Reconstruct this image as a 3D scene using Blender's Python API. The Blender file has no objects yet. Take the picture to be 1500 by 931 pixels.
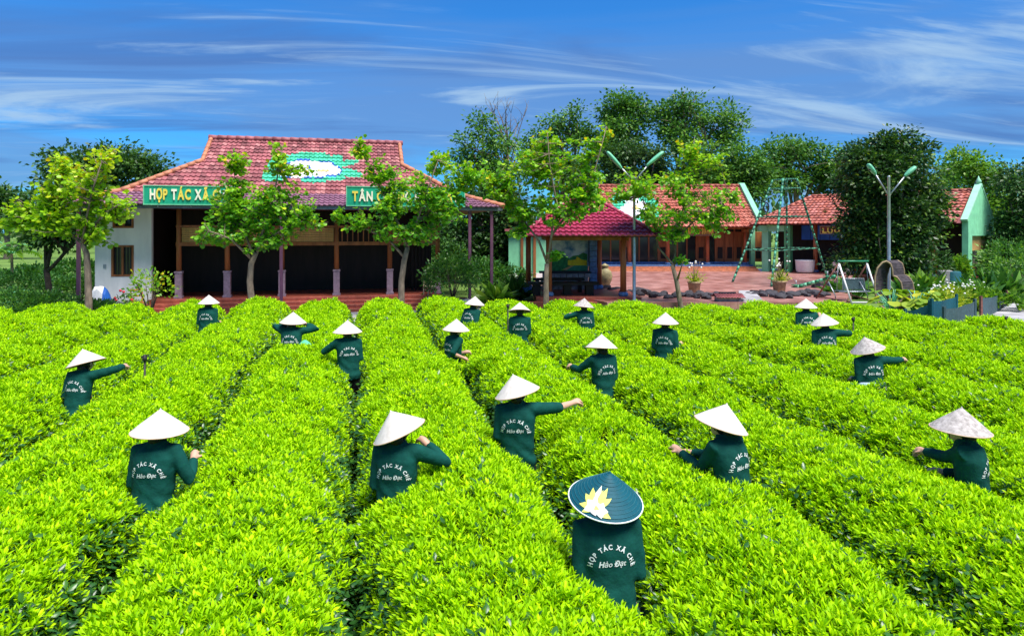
import bpy, bmesh, math, random
import numpy as np
from mathutils import Vector, Matrix, Euler
from mathutils.bvhtree import BVHTree

random.seed(7)
rng = np.random.default_rng(11)
R = math.radians
scene = bpy.context.scene
COL = scene.collection

# ------------------------------------------------------------------ camera
YAW = math.atan(0.23)                 # the tea rows run along +Y, the camera looks 13 degrees to their right
CA, SA = math.cos(YAW), math.sin(YAW)
CAM_Z, FOC, HOR = 2.95, 1000.0, 340.0
cam_data = bpy.data.cameras.new('camera')
cam = bpy.data.objects.new('camera', cam_data)
COL.objects.link(cam)
cam.location = (0, 0, CAM_Z)
cam.rotation_euler = (R(90), 0, -YAW)
cam_data.sensor_width = 36
cam_data.lens = 24
cam_data.shift_y = -(465.5 - HOR) / 1500
cam_data.clip_start = 0.1
cam_data.clip_end = 3000
scene.camera = cam

# ------------------------------------------------------------------ world, sun, exposure
SUN_EL, SUN_AZ = 66.0, 150.0          # azimuth clockwise from +Y: high up, behind the camera to its right
world = bpy.data.worlds.new('World')
scene.world = world
world.use_nodes = True
nt = world.node_tree
nt.nodes.clear()
def wn(t, **kw):
    n = nt.nodes.new(t)
    for k, v in kw.items(): setattr(n, k, v)
    return n
w_out = wn('ShaderNodeOutputWorld'); w_bg = wn('ShaderNodeBackground')
w_sky = wn('ShaderNodeTexSky', sky_type='NISHITA', sun_disc=False)
w_sky.sun_elevation = R(SUN_EL); w_sky.sun_rotation = R(SUN_AZ)
w_sky.air_density = 1.0; w_sky.dust_density = 0.3; w_sky.ozone_density = 3.0
w_bg.inputs['Strength'].default_value = 0.07
L = nt.links.new
w_hs = wn('ShaderNodeMix', data_type='RGBA', blend_type='MULTIPLY'); w_hs.inputs['Factor'].default_value = 1
L(w_sky.outputs[0], w_hs.inputs[6]); w_hs.inputs[7].default_value = (.13, .49, .86, 1)
# thin streaky cloud layers on a plane high above the ground
w_tc = wn('ShaderNodeTexCoord')
w_sep = wn('ShaderNodeSeparateXYZ'); L(w_tc.outputs['Generated'], w_sep.inputs[0])
w_add = wn('ShaderNodeMath', operation='ADD'); L(w_sep.outputs['Z'], w_add.inputs[0]); w_add.inputs[1].default_value = 0.10
w_max = wn('ShaderNodeMath', operation='MAXIMUM'); L(w_add.outputs[0], w_max.inputs[0]); w_max.inputs[1].default_value = 0.02
w_dx = wn('ShaderNodeMath', operation='DIVIDE'); L(w_sep.outputs['X'], w_dx.inputs[0]); L(w_max.outputs[0], w_dx.inputs[1])
w_dy = wn('ShaderNodeMath', operation='DIVIDE'); L(w_sep.outputs['Y'], w_dy.inputs[0]); L(w_max.outputs[0], w_dy.inputs[1])
w_cmb = wn('ShaderNodeCombineXYZ'); L(w_dx.outputs[0], w_cmb.inputs[0]); L(w_dy.outputs[0], w_cmb.inputs[1])
def cloud(rot, scale, loc, nscale, detail, dist, lo, hi, rough=0.55):
    mp = wn('ShaderNodeMapping'); mp.inputs['Rotation'].default_value = (0, 0, R(rot)); mp.inputs['Scale'].default_value = scale; mp.inputs['Location'].default_value = loc
    L(w_cmb.outputs[0], mp.inputs['Vector'])
    n = wn('ShaderNodeTexNoise'); n.inputs['Scale'].default_value = nscale; n.inputs['Detail'].default_value = detail
    n.inputs['Roughness'].default_value = rough; n.inputs['Distortion'].default_value = dist
    L(mp.outputs[0], n.inputs['Vector'])
    r = wn('ShaderNodeMapRange', interpolation_type='SMOOTHSTEP'); r.inputs['From Min'].default_value = lo; r.inputs['From Max'].default_value = hi
    L(n.outputs['Fac'], r.inputs['Value'])
    return r.outputs[0]
def wmix(fac, a, b, amount):
    m = wn('ShaderNodeMath', operation='MULTIPLY'); L(fac, m.inputs[0]); m.inputs[1].default_value = amount
    x = wn('ShaderNodeMix', data_type='RGBA'); L(m.outputs[0], x.inputs['Factor']); L(a, x.inputs[6])
    x.inputs[7].default_value = (*b, 1)
    return x.outputs[2]
SKY = w_hs.outputs[2]
SKY = wmix(cloud(10, (0.30, 0.50, 1), (3.4, 0.9, 0), 0.9, 7, 0.9, 0.37, 0.60), SKY, (.78, 1.48, 3.0), 0.70)          # broad blue-grey masses
SKY = wmix(cloud(16, (0.34, 1.15, 1), (1.7, 5.2, 0), 1.0, 7, 0.8, 0.48, 0.68), SKY, (.40, .95, 2.5), 0.70)            # darker bellies
SKY = wmix(cloud(22, (0.34, 1.25, 1), (7.3, 2.2, 0), 1.1, 9, 1.3, 0.52, 0.72, .60), SKY, (2.0, 3.0, 4.2), 0.85)       # soft white streaks
SKY = wmix(cloud(6, (0.55, 2.3, 1), (2.3, 7.7, 0), 1.0, 9, 1.2, 0.52, 0.76, .64), SKY, (1.9, 2.9, 4.2), 0.7)          # fine wisps
SKY = wmix(cloud(14, (0.22, 0.40, 1), (9.4, 3.1, 0), 0.8, 5, 0.5, 0.52, 0.72), SKY, (1.0, 1.55, 2.8), 0.65)           # pale mauve veil
L(SKY, w_bg.inputs['Color'])
L(w_bg.outputs[0], w_out.inputs['Surface'])

sun_data = bpy.data.lights.new('sun', 'SUN')
sun_data.energy = 2.7
sun_data.angle = R(32)
sun_data.color = (1.0, 0.95, 0.86)
sun = bpy.data.objects.new('sun', sun_data)
COL.objects.link(sun)
sun.rotation_euler = (R(90 - SUN_EL), 0, R(180 - SUN_AZ))
sun.location = (-10, -10, 30)

vs = scene.view_settings
vs.view_transform = 'Standard'; vs.look = 'None'; vs.gamma = 1.0; vs.use_curve_mapping = False
vs.exposure = 1.55
scene.cycles.max_bounces = 8
scene.cycles.transparent_max_bounces = 8
scene.cycles.use_denoising = True

# ------------------------------------------------------------------ places: from a pixel of the 1500x931 photograph and a depth
def at(px, py, d):
    u = (px - 750) / FOC
    return Vector((d * (SA + CA * u), d * (CA - SA * u), CAM_Z + (HOR - py) / FOC * d))
def onY(px, py, Y):
    return at(px, py, Y / (CA - SA * (px - 750) / FOC))
def onZ(px, py, Z):
    return at(px, py, (CAM_Z - Z) * FOC / (py - HOR))
def CF(cx, d, z=0.0):
    return Vector((cx * CA + d * SA, -cx * SA + d * CA, z))

# ------------------------------------------------------------------ mesh collecting
class MB:
    def __init__(s): s.v = []; s.f = []; s.m = []; s.sm = []
    def add(s, vs_, fs_, mi=0, smooth=False):
        b = len(s.v); s.v.extend(tuple(x) for x in vs_)
        for f in fs_: s.f.append(tuple(i + b for i in f)); s.m.append(mi); s.sm.append(smooth)
        return s
    def box(s, x0, x1, y0, y1, z0, z1, mi=0):
        v = [(x0,y0,z0),(x1,y0,z0),(x1,y1,z0),(x0,y1,z0),(x0,y0,z1),(x1,y0,z1),(x1,y1,z1),(x0,y1,z1)]
        return s.add(v, [(3,2,1,0),(4,5,6,7),(0,1,5,4),(1,2,6,5),(2,3,7,6),(3,0,4,7)], mi)
    def bbox(s, x0, x1, y0, y1, z0, z1, c=0.01, mi=0):          # a box with chamfered upright and top edges
        v = []
        for (z, k) in ((z0, 0), (z1 - c, 0), (z1, c)):
            a0, a1, b0, b1 = x0 + k, x1 - k, y0 + k, y1 - k
            v += [(a0+c,b0,z),(a1-c,b0,z),(a1,b0+c,z),(a1,b1-c,z),(a1-c,b1,z),(a0+c,b1,z),(a0,b1-c,z),(a0,b0+c,z)]
        f = [tuple(range(7, -1, -1)), tuple(range(16, 24))]
        for r in (0, 8):
            for i in range(8): j = (i + 1) % 8; f.append((r+i, r+j, r+8+j, r+8+i))
        return s.add(v, f, mi)
    def bar(s, a, b, w, h=None, mi=0, up=(0,0,1)):              # a square bar from a to b
        h = h or w; a = Vector(a); b = Vector(b); t = (b - a).normalized(); up = Vector(up)
        if abs(t.dot(up)) > .98: up = Vector((0, 1, 0))
        x = t.cross(up).normalized() * w / 2; y = x.cross(t).normalized() * h / 2
        v = [a-x-y, a+x-y, a+x+y, a-x+y, b-x-y, b+x-y, b+x+y, b-x+y]
        return s.add(v, [(3,2,1,0),(4,5,6,7),(0,1,5,4),(1,2,6,5),(2,3,7,6),(3,0,4,7)], mi)
    def tube(s, pts, rad, n=8, mi=0, round_ends=False, smooth=True, flat=None):
        pts = [Vector(p) for p in pts]
        if not hasattr(rad, '__len__'): rad = [rad] * len(pts)
        if round_ends:
            a, b = pts[0], pts[-1]; ta = (pts[0]-pts[1]).normalized(); tb = (pts[-1]-pts[-2]).normalized()
            ra, rb = rad[0], rad[-1]
            pts = [a+ta*ra*.98, a+ta*ra*.7] + pts + [b+tb*rb*.7, b+tb*rb*.98]
            rad = [ra*.2, ra*.72] + list(rad) + [rb*.72, rb*.2]
        v = []; f = []; ref = None
        for i, p in enumerate(pts):
            t = (pts[min(i+1, len(pts)-1)] - pts[max(i-1, 0)]).normalized()
            if ref is None:
                ref = Vector((0,0,1)) if abs(t.z) < .9 else Vector((1,0,0))
            x = (ref - t * ref.dot(t))
            x = x.normalized() if x.length > 1e-5 else t.orthogonal().normalized()
            y = t.cross(x); ref = x
            for k in range(n):
                c, q = math.cos(2*math.pi*k/n), math.sin(2*math.pi*k/n)
                v.append(p + (x*c*(flat or 1) + y*q) * rad[i])
        for i in range(len(pts)-1):
            for k in range(n):
                j = (k+1) % n; f.append((i*n+k, i*n+j, i*n+n+j, i*n+n+k))
        f.append(tuple(range(n-1, -1, -1))); e = (len(pts)-1)*n; f.append(tuple(range(e, e+n)))
        return s.add(v, f, mi, smooth)
    def lathe(s, prof, c=(0,0,0), n=16, mi=0, smooth=True, sx=1, sy=1):
        v = []; f = []
        for (r, z) in prof:
            for k in range(n): v.append((c[0]+r*sx*math.cos(2*math.pi*k/n), c[1]+r*sy*math.sin(2*math.pi*k/n), c[2]+z))
        for i in range(len(prof)-1):
            for k in range(n): j = (k+1) % n; f.append((i*n+k, i*n+j, i*n+n+j, i*n+n+k))
        f.append(tuple(range(n-1,-1,-1))); e = (len(prof)-1)*n; f.append(tuple(range(e, e+n)))
        return s.add(v, f, mi, smooth)
    def ell(s, c, r, n=12, m=8, mi=0, rot=None):
        prof = [(max(math.sin(math.pi*i/m), .02), -math.cos(math.pi*i/m)) for i in range(m+1)]
        t = MB().lathe(prof, n=n)
        rr = rot or Matrix.Identity(3); c = Vector(c)
        s.add([c + rr @ Vector((x*r[0], y*r[1], z*r[2])) for x, y, z in t.v], t.f, mi, True); return s
    def prism(s, poly, y0, y1, mi=0):                           # polygon in XZ extruded along Y
        n = len(poly); v = [(x, y0, z) for x, z in poly] + [(x, y1, z) for x, z in poly]
        f = [tuple(range(n)), tuple(range(2*n-1, n-1, -1))] + [(i, i+n, (i+1)%n+n, (i+1)%n) for i in range(n)]
        return s.add(v, f, mi)
    def mesh(s, name, mats):
        me = bpy.data.meshes.new(name)
        me.from_pydata(s.v, [], s.f)
        for m in (mats if isinstance(mats, (list, tuple)) else [mats]): me.materials.append(m)
        me.polygons.foreach_set('material_index', s.m); me.polygons.foreach_set('use_smooth', s.sm)
        bm = bmesh.new(); bm.from_mesh(me); bmesh.ops.recalc_face_normals(bm, faces=bm.faces); bm.to_mesh(me); bm.free()
        return me
    def build(s, name, mats, parent=None, **tags):
        return link(name, s.mesh(name, mats), parent, **tags)

def link(name, data, parent=None, **tags):
    o = bpy.data.objects.new(name, data); COL.objects.link(o)
    if parent is not None: o.parent = parent
    for k, v in tags.items(): o[k] = v
    return o
def thing(name, label, cat, loc=(0,0,0), rz=0, group=None):
    o = link(name, None); o.location = loc; o.rotation_euler = (0, 0, rz)
    o['label'] = label; o['category'] = cat
    if group: o['group'] = group
    return o

# ------------------------------------------------------------------ materials
def M(name, col, rough=.7, var=.15, scale=6, spec=.3, metal=0, bump=0, bscale=40, col2=None, lo=.35, hi=.65, stretch=None, coat=0):
    m = bpy.data.materials.new(name); m.use_nodes = True; t = m.node_tree; b = t.nodes['Principled BSDF']
    b.inputs['Roughness'].default_value = rough; b.inputs['Specular IOR Level'].default_value = spec; b.inputs['Metallic'].default_value = metal
    b.inputs['Coat Weight'].default_value = coat
    tc = t.nodes.new('ShaderNodeTexCoord'); mp = t.nodes.new('ShaderNodeMapping')
    t.links.new(tc.outputs['Object'], mp.inputs[0])
    if stretch: mp.inputs['Scale'].default_value = stretch
    n = t.nodes.new('ShaderNodeTexNoise'); n.inputs['Scale'].default_value = scale; n.inputs['Detail'].default_value = 5; n.inputs['Roughness'].default_value = .6
    t.links.new(mp.outputs[0], n.inputs['Vector'])
    r = t.nodes.new('ShaderNodeMapRange'); r.inputs['From Min'].default_value = lo; r.inputs['From Max'].default_value = hi
    t.links.new(n.outputs['Fac'], r.inputs['Value'])
    x = t.nodes.new('ShaderNodeMix'); x.data_type = 'RGBA'
    c1 = tuple(min(1, c*(1-var)) for c in col); c2 = col2 or tuple(min(1, c*(1+var)) for c in col)
    x.inputs[6].default_value = (*c1, 1); x.inputs[7].default_value = (*c2, 1)
    t.links.new(r.outputs[0], x.inputs['Factor']); t.links.new(x.outputs[2], b.inputs['Base Color'])
    if bump:
        n2 = t.nodes.new('ShaderNodeTexNoise'); n2.inputs['Scale'].default_value = bscale; n2.inputs['Detail'].default_value = 3
        t.links.new(mp.outputs[0], n2.inputs['Vector'])
        bp = t.nodes.new('ShaderNodeBump'); bp.inputs['Strength'].default_value = bump; bp.inputs['Distance'].default_value = .02
        t.links.new(n2.outputs['Fac'], bp.inputs['Height']); t.links.new(bp.outputs[0], b.inputs['Normal'])
    return m
def leafmat(name, stops, rough=.42, trans=.35, spec=.35, objrand=0.0, tint=(1.25, 1.25, .5)):
    """colour by each leaf's own random number (attribute rnd), some light passing through"""
    m = bpy.data.materials.new(name); m.use_nodes = True; t = m.node_tree; b = t.nodes['Principled BSDF']; out = t.nodes['Material Output']
    a = t.nodes.new('ShaderNodeAttribute'); a.attribute_name = 'rnd'
    fac = a.outputs['Fac']
    if objrand:
        oi = t.nodes.new('ShaderNodeObjectInfo'); mm = t.nodes.new('ShaderNodeMix'); mm.data_type = 'FLOAT'; mm.inputs['Factor'].default_value = objrand
        t.links.new(fac, mm.inputs[2]); t.links.new(oi.outputs['Random'], mm.inputs[3]); fac = mm.outputs[0]
    cr = t.nodes.new('ShaderNodeValToRGB'); el = cr.color_ramp.elements
    while len(el) < len(stops): el.new(.5)
    for e, (p, c) in zip(el, stops): e.position = p; e.color = (*c, 1)
    t.links.new(fac, cr.inputs[0]); t.links.new(cr.outputs[0], b.inputs['Base Color'])
    b.inputs['Roughness'].default_value = rough; b.inputs['Specular IOR Level'].default_value = spec
    tr = t.nodes.new('ShaderNodeBsdfTranslucent'); mul = t.nodes.new('ShaderNodeMix'); mul.data_type = 'RGBA'; mul.blend_type = 'MULTIPLY'; mul.inputs['Factor'].default_value = 1
    t.links.new(cr.outputs[0], mul.inputs[6]); mul.inputs[7].default_value = (*tint, 1); t.links.new(mul.outputs[2], tr.inputs[0])
    mx = t.nodes.new('ShaderNodeMixShader'); mx.inputs[0].default_value = trans
    t.links.new(b.outputs[0], mx.inputs[1]); t.links.new(tr.outputs[0], mx.inputs[2]); t.links.new(mx.outputs[0], out.inputs[0])
    return m

m_soil = M('soil', (.10,.065,.04), .95, .4, 3, bump=.6, bscale=20)
m_grass = M('grass_ground', (.10,.20,.03), .95, .4, .35, col2=(.16,.27,.05), bump=.5, bscale=30)
m_bark = M('bark', (.20,.155,.11), .9, .45, 9, bump=.6, bscale=30, stretch=(1,1,.35))
m_bark_dark = M('dark_bark', (.05,.04,.032), .95, .4, 9, bump=.6)
m_white_wall = M('white_render', (.80,.81,.82), .85, .12, 1.3, bump=.12, col2=(.86,.86,.87), stretch=(1.6,1.6,.5))
m_terracotta = M('clay_tile', (.30,.098,.108), .55, .38, 1.6, bump=.2)
m_orange_clay = M('orange_clay', (.48,.19,.11), .6, .25, 3)
m_skirt_tile = M('violet_clay_tile', (.24,.115,.18), .5, .25, 3)
m_pink_tile = M('raspberry_tile', (.34,.036,.085), .38, .15, 3, spec=.5)
m_step = M('red_step_tile', (.36,.085,.055), .45, .25, 5, spec=.4)
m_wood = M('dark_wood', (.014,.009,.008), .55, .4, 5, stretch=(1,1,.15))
m_brown = M('brown_wood', (.27,.10,.035), .5, .3, 6, stretch=(1,1,.15))
m_column = M('red_brown_column', (.36,.105,.04), .42, .25, 5, stretch=(1,1,.2), spec=.4)
m_bamboo = M('bamboo_blind', (.55,.33,.13), .6, .25, 30, stretch=(1,1,.05))
m_stonebase = M('mauve_stone', (.30,.22,.29), .7, .25, 8, bump=.3)
m_purple = M('purple_steel', (.13,.05,.10), .45, .15, 4, spec=.5)
m_gutter = M('grey_gutter', (.16,.18,.22), .4, .2, 4, metal=.4)
m_sign = M('sign_green', (.015,.34,.20), .45, .10, 3)
m_cream = M('cream_trim', (.80,.75,.42), .5, .08, 4)
m_letter_y = M('letter_yellow', (.85,.66,.10), .45, .08, 3)
m_letter_w = M('letter_cream', (.86,.82,.66), .45, .05, 3)
m_mint = M('mint_render', (.22,.60,.36), .8, .12, 2.5, bump=.08)
m_mint_dark = M('green_render', (.10,.38,.16), .8, .15, 2.5)
m_bluestone = M('blue_stone', (.10,.20,.42), .6, .3, 9, bump=.3)
m_black_rock = M('black_rock', (.045,.042,.052), .75, .4, 4, bump=.7, bscale=9)
m_grey_stone = M('grey_stone', (.26,.27,.30), .8, .3, 6, bump=.5)
m_concrete = M('concrete', (.30,.29,.31), .85, .25, 1.5, bump=.3, col2=(.42,.41,.44))
m_green_paint = M('green_paint', (.02,.22,.10), .45, .2, 5, spec=.5)
m_light_green = M('pale_green_paint', (.16,.52,.32), .45, .15, 5, spec=.5)
m_steel = M('galvanised_steel', (.42,.45,.50), .38, .15, 6, metal=.7)
m_white_paint = M('white_paint', (.78,.78,.80), .5, .08, 6)
m_rust = M('rusty_paint', (.20,.08,.06), .7, .4, 9)
m_glass = M('dark_glass', (.02,.022,.028), .08, .2, 2, spec=.6)
m_blue_sheet = M('blue_sheet', (.02,.13,.55), .5, .12, 2)
m_net = M('teal_net', (.006,.085,.115), .7, .2, 12, bump=.3)
m_net_grey = M('grey_net', (.045,.085,.10), .7, .25, 12, bump=.3)
m_plank = M('weathered_plank', (.065,.052,.060), .7, .45, 10, stretch=(.2,1,1), bump=.4)
m_plank_edge = M('pale_edge_band', (.30,.22,.13), .6, .25, 10)
m_pot = M('clay_pot', (.36,.25,.15), .7, .25, 8, bump=.3)
m_blue_pot = M('blue_glaze', (.05,.17,.45), .25, .25, 6, spec=.6)
m_straw_pot = M('olive_jar', (.30,.26,.13), .5, .3, 8)
m_dark_iron = M('dark_iron', (.03,.03,.045), .5, .3, 6, metal=.3)
m_shirt = M('green_shirt', (.0025,.056,.046), .85, .14, 14, spec=.15, bump=.5, bscale=17)
m_trouser = M('black_trousers', (.012,.012,.016), .85, .3, 12)
m_skin = M('skin', (.58,.33,.24), .55, .06, 12, spec=.35)
m_hair = M('black_hair', (.012,.010,.010), .5, .3, 40, stretch=(1,1,.2))
m_hat = M('palm_leaf_hat', (.54,.50,.46), .65, .07, 16, spec=.25, col2=(.64,.60,.57), stretch=(1,1,.3))
m_hat_old = M('worn_palm_leaf_hat', (.32,.29,.28), .75, .2, 30, spec=.2, col2=(.50,.46,.45))
m_hat_in = M('hat_inside', (.30,.24,.17), .8, .2, 14)
m_hat_rim = M('hat_rim', (.62,.42,.30), .6, .2, 20)
m_hat_blue = M('blue_cloth_hat', (.003,.075,.11), .6, .10, 30, spec=.25)
m_thread = M('pale_thread', (.04,.16,.20), .7, .1, 20)
m_print = M('white_print', (.70,.73,.74), .6, .03, 10)
m_petal = M('petal_print', (.88,.86,.62), .6, .08, 30)
m_leafprint = M('leaf_print', (.72,.76,.16), .6, .15, 30)
m_mask = M('pink_mask', (.75,.22,.42), .8, .1, 10)
m_cloth_blue = M('pale_blue_cloth', (.42,.55,.72), .9, .15, 12, bump=.3)
m_bag = M('mint_bag', (.10,.48,.30), .7, .15, 12, bump=.3)
m_black_plastic = M('black_plastic', (.02,.02,.022), .5, .2, 6)
m_red_flower = M('red_petals', (.70,.04,.06), .6, .2, 9)
m_white_flower = M('white_petals', (.80,.80,.78), .7, .1, 9)

lm_tea = leafmat('tea_shoot', [(0,(.09,.30,.002)),(.3,(.28,.56,.002)),(.7,(.46,.75,.002)),(1,(.67,.83,.003))], .50, .34, .10, .45, (1.25,1.1,.2))
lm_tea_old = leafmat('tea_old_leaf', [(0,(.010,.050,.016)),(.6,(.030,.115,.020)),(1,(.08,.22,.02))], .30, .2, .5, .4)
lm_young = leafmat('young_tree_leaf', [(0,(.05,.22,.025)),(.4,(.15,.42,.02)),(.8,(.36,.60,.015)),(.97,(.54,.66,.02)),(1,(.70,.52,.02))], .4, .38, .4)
lm_young_light = leafmat('pale_young_leaf', [(0,(.10,.30,.02)),(.4,(.26,.50,.015)),(.85,(.48,.64,.015)),(.96,(.62,.64,.02)),(1,(.70,.50,.02))], .4, .40, .4)
lm_dark = leafmat('dark_tree_leaf', [(0,(.018,.06,.02)),(.6,(.045,.125,.028)),(1,(.11,.23,.035))], .45, .25, .35)
lm_mid = leafmat('mid_tree_leaf', [(0,(.03,.105,.028)),(.6,(.085,.235,.035)),(1,(.21,.40,.04))], .45, .3, .35)
lm_bright = leafmat('bright_tree_leaf', [(0,(.05,.15,.02)),(.6,(.13,.31,.03)),(1,(.29,.45,.04))], .45, .35, .35)
lm_shrub = leafmat('shrub_leaf', [(0,(.02,.085,.02)),(.6,(.05,.17,.025)),(1,(.12,.28,.03))], .4, .3, .4)
lm_yellow = leafmat('yellow_leaf', [(0,(.12,.28,.03)),(.6,(.34,.44,.04)),(1,(.62,.60,.05))], .45, .35, .3)

# ------------------------------------------------------------------ leaves as real geometry
def leaf_template(kind):
    if kind == 'quad':      # a folded diamond
        v = [(0,0,0), (-.30,.45,.06), (0,.5,-.03), (.30,.45,.06), (0,1,-.06)]
        f = [(0,2,1),(0,3,2),(1,2,4),(2,3,4)]
    elif kind == 'heart':   # rounded two-lobed leaf, folded on the midrib
        v = [(0,0,0), (-.34,-.02,.05), (-.52,.38,.09), (-.34,.80,.02), (0,.90,-.07), (.34,.80,.02), (.52,.38,.09), (.34,-.02,.05), (0,.42,-.05)]
        f = [(0,8,1),(1,8,2),(2,8,3),(3,8,4),(4,8,5),(5,8,6),(6,8,7),(7,8,0)]
    elif kind == 'blade':
        v = [(0,0,0), (-.10,.35,.02), (.10,.35,.02), (-.09,.7,-.02), (.09,.7,-.02), (0,1,-.16)]
        f = [(0,2,1),(1,2,4,3),(3,4,5)]
    return np.array(v, float), f
def leaves(name, pos, dirv, size, mat, parent=None, kind='quad', roll=None, up=.5, rnd=None, **tags):
    """one mesh of N leaves: stalk at pos, tip along dirv, face turned roughly upward"""
    tv, tf = leaf_template(kind); N = len(pos); pos = np.asarray(pos, float); d = np.asarray(dirv, float)
    d /= np.linalg.norm(d, axis=1, keepdims=True) + 1e-9
    z = np.zeros((N, 3)); z[:, 2] = 1
    z = z * up + rng.normal(0, 1, (N, 3)) * (1 - up) * .8
    x = np.cross(d, z); x /= np.linalg.norm(x, axis=1, keepdims=True) + 1e-9
    n = np.cross(x, d); size = np.broadcast_to(np.asarray(size, float), (N,))
    V = pos[:, None, :] + size[:, None, None] * (tv[None, :, 0:1] * x[:, None, :] + tv[None, :, 1:2] * d[:, None, :] + tv[None, :, 2:3] * n[:, None, :])
    nv = len(tv); V = V.reshape(-1, 3)
    loops = np.concatenate([np.array(f) for f in tf]); lens = np.array([len(f) for f in tf])
    LI = (loops[None, :] + (np.arange(N) * nv)[:, None]).ravel()
    LT = np.tile(lens, N); LS = np.concatenate([[0], np.cumsum(LT)[:-1]])
    me = bpy.data.meshes.new(name); me.vertices.add(len(V)); me.loops.add(len(LI)); me.polygons.add(len(LT))
    me.vertices.foreach_set('co', V.ravel()); me.loops.foreach_set('vertex_index', LI.astype(np.int32)); me.polygons.foreach_set('loop_start', LS.astype(np.int32))
    me.update(calc_edges=True)
    me.polygons.foreach_set('use_smooth', np.ones(len(LT), bool))
    a = me.attributes.new('rnd', 'FLOAT', 'POINT'); a.data.foreach_set('value', np.repeat(rng.random(N) if rnd is None else np.clip(rnd, 0, 1), nv))
    me.materials.append(mat)
    return link(name, me, parent, kind='stuff', **tags)

def unit(n): v = rng.normal(0, 1, (n, 3)); return v / np.linalg.norm(v, axis=1, keepdims=True)

def crown_points(lobes, d, root, clumps_per_m2, per_clump, clump_r, depth_f=.8, shade=None):
    """leaf positions in clumps spread over and through lobes given as (px, py, rx, ry) in the photograph at depth d"""
    P = []; D = []; Q = []
    subs = []
    for lb in lobes:                      # each lobe breaks up into smaller uneven boughs
        for q in range(6):
            v = unit(1)[0] * rng.uniform(.25, .80); g = rng.uniform(.34, .58)
            subs.append((lb[0] + v[0]*lb[2], lb[1] + v[2]*lb[3]*.95, lb[2]*g, lb[3]*g*.85, (lb[4] if len(lb) > 4 else 0) + v[1]*lb[2]*d/FOC*depth_f))
    for lb in subs:
        px, py, rx, ry = lb[:4]; dd = d + (lb[4] if len(lb) > 4 else 0)
        c = np.array(at(px, py, dd)) - np.array(root); ax, az = rx * dd / FOC, ry * dd / FOC; ay = ax * depth_f
        n = max(3, int(.85 * clumps_per_m2 * 4 * math.pi * ((ax*az + ax*ay + ay*az) / 3)))
        u = unit(n); rad = rng.uniform(.40, 1.15, n) ** .55
        loc = u * rad[:, None] * np.array([ax, ay, az])
        # lobe axes follow the camera's right / forward
        loc = np.stack([loc[:,0]*CA + loc[:,1]*SA, -loc[:,0]*SA + loc[:,1]*CA, loc[:,2]], 1)
        cc = c + loc
        k = per_clump
        cr = clump_r * rng.uniform(.6, 1.35, n)
        off = rng.normal(0, .5, (n, k, 3)) * cr[:, None, None]; off[:, :, 2] *= .6
        p = (cc[:, None, :] + off).reshape(-1, 3)
        outd = (loc / (np.linalg.norm(loc, axis=1, keepdims=True) + 1e-6))
        dv = off / (np.linalg.norm(off, axis=2, keepdims=True) + 1e-6) * .8 + outd[:, None, :] * .5 + np.array([0, 0, -.15]) + rng.normal(0, .35, (n, k, 3))
        P.append(p); D.append(dv.reshape(-1, 3))
        tone = rng.normal(0, .16, n)
        Q.append((tone[:, None] + rng.normal(.5, .22, (n, k))).ravel())
    return np.concatenate(P), np.concatenate(D), np.concatenate(Q)

def limb(mb, a, b, r0, r1, bend=.12, n=5, seg=7):
    a = Vector(a); b = Vector(b); ln = (b - a).length
    side = Vector(rng.normal(0, 1, 3)) * ln * bend; pts = []; rr = []
    for i in range(n + 1):
        t = i / n; p = a.lerp(b, t) + side * math.sin(math.pi * t) * .5 + Vector((0, 0, 1)) * ln * .10 * math.sin(math.pi * t)
        pts.append(p); rr.append(r0 + (r1 - r0) * t)
    mb.tube(pts, rr, seg); return pts

def forest_tree(name, label, base_px, base_z, d, lobes, mat, leaf=.34, dens=1.0, per=26, clump=.75, trunk_r=.22, group=None, bark=None, up=.55, depth_f=.8, kind='quad', bare=0):
    root = at(base_px, HOR, d); root.z = base_z
    t = thing(name, label, 'tree', root, 0, group)
    P, D, Q = crown_points(lobes, d, root, dens, per, clump, depth_f)
    mb = MB(); cen = [Vector(at(l[0], l[1], d + (l[4] if len(l) > 4 else 0))) - root for l in lobes]
    low = min(c.z for c in cen); fork = Vector((0, 0, max(1.0, low * .55)))
    mb.tube([(0,0,-.2), (0,0,.15), fork * .5 + Vector((.08,.05,0)), fork], [trunk_r*1.5, trunk_r*1.1, trunk_r*.95, trunk_r*.85], 9)
    for c in cen:
        pts = limb(mb, fork - Vector((0,0,.1)), c, trunk_r * .6, .05)
        for q in range(4):
            j = P[rng.integers(len(P))]
            if (Vector(j) - c).length < 5: limb(mb, pts[3], j, .07, .02, n=3, seg=5)
    mb.build('trunk', bark or m_bark, t)
    leaves('crown', P, D, leaf * rng.uniform(.7, 1.3, len(P)), mat, t, kind=kind, up=up, rnd=Q)
    return t

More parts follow.
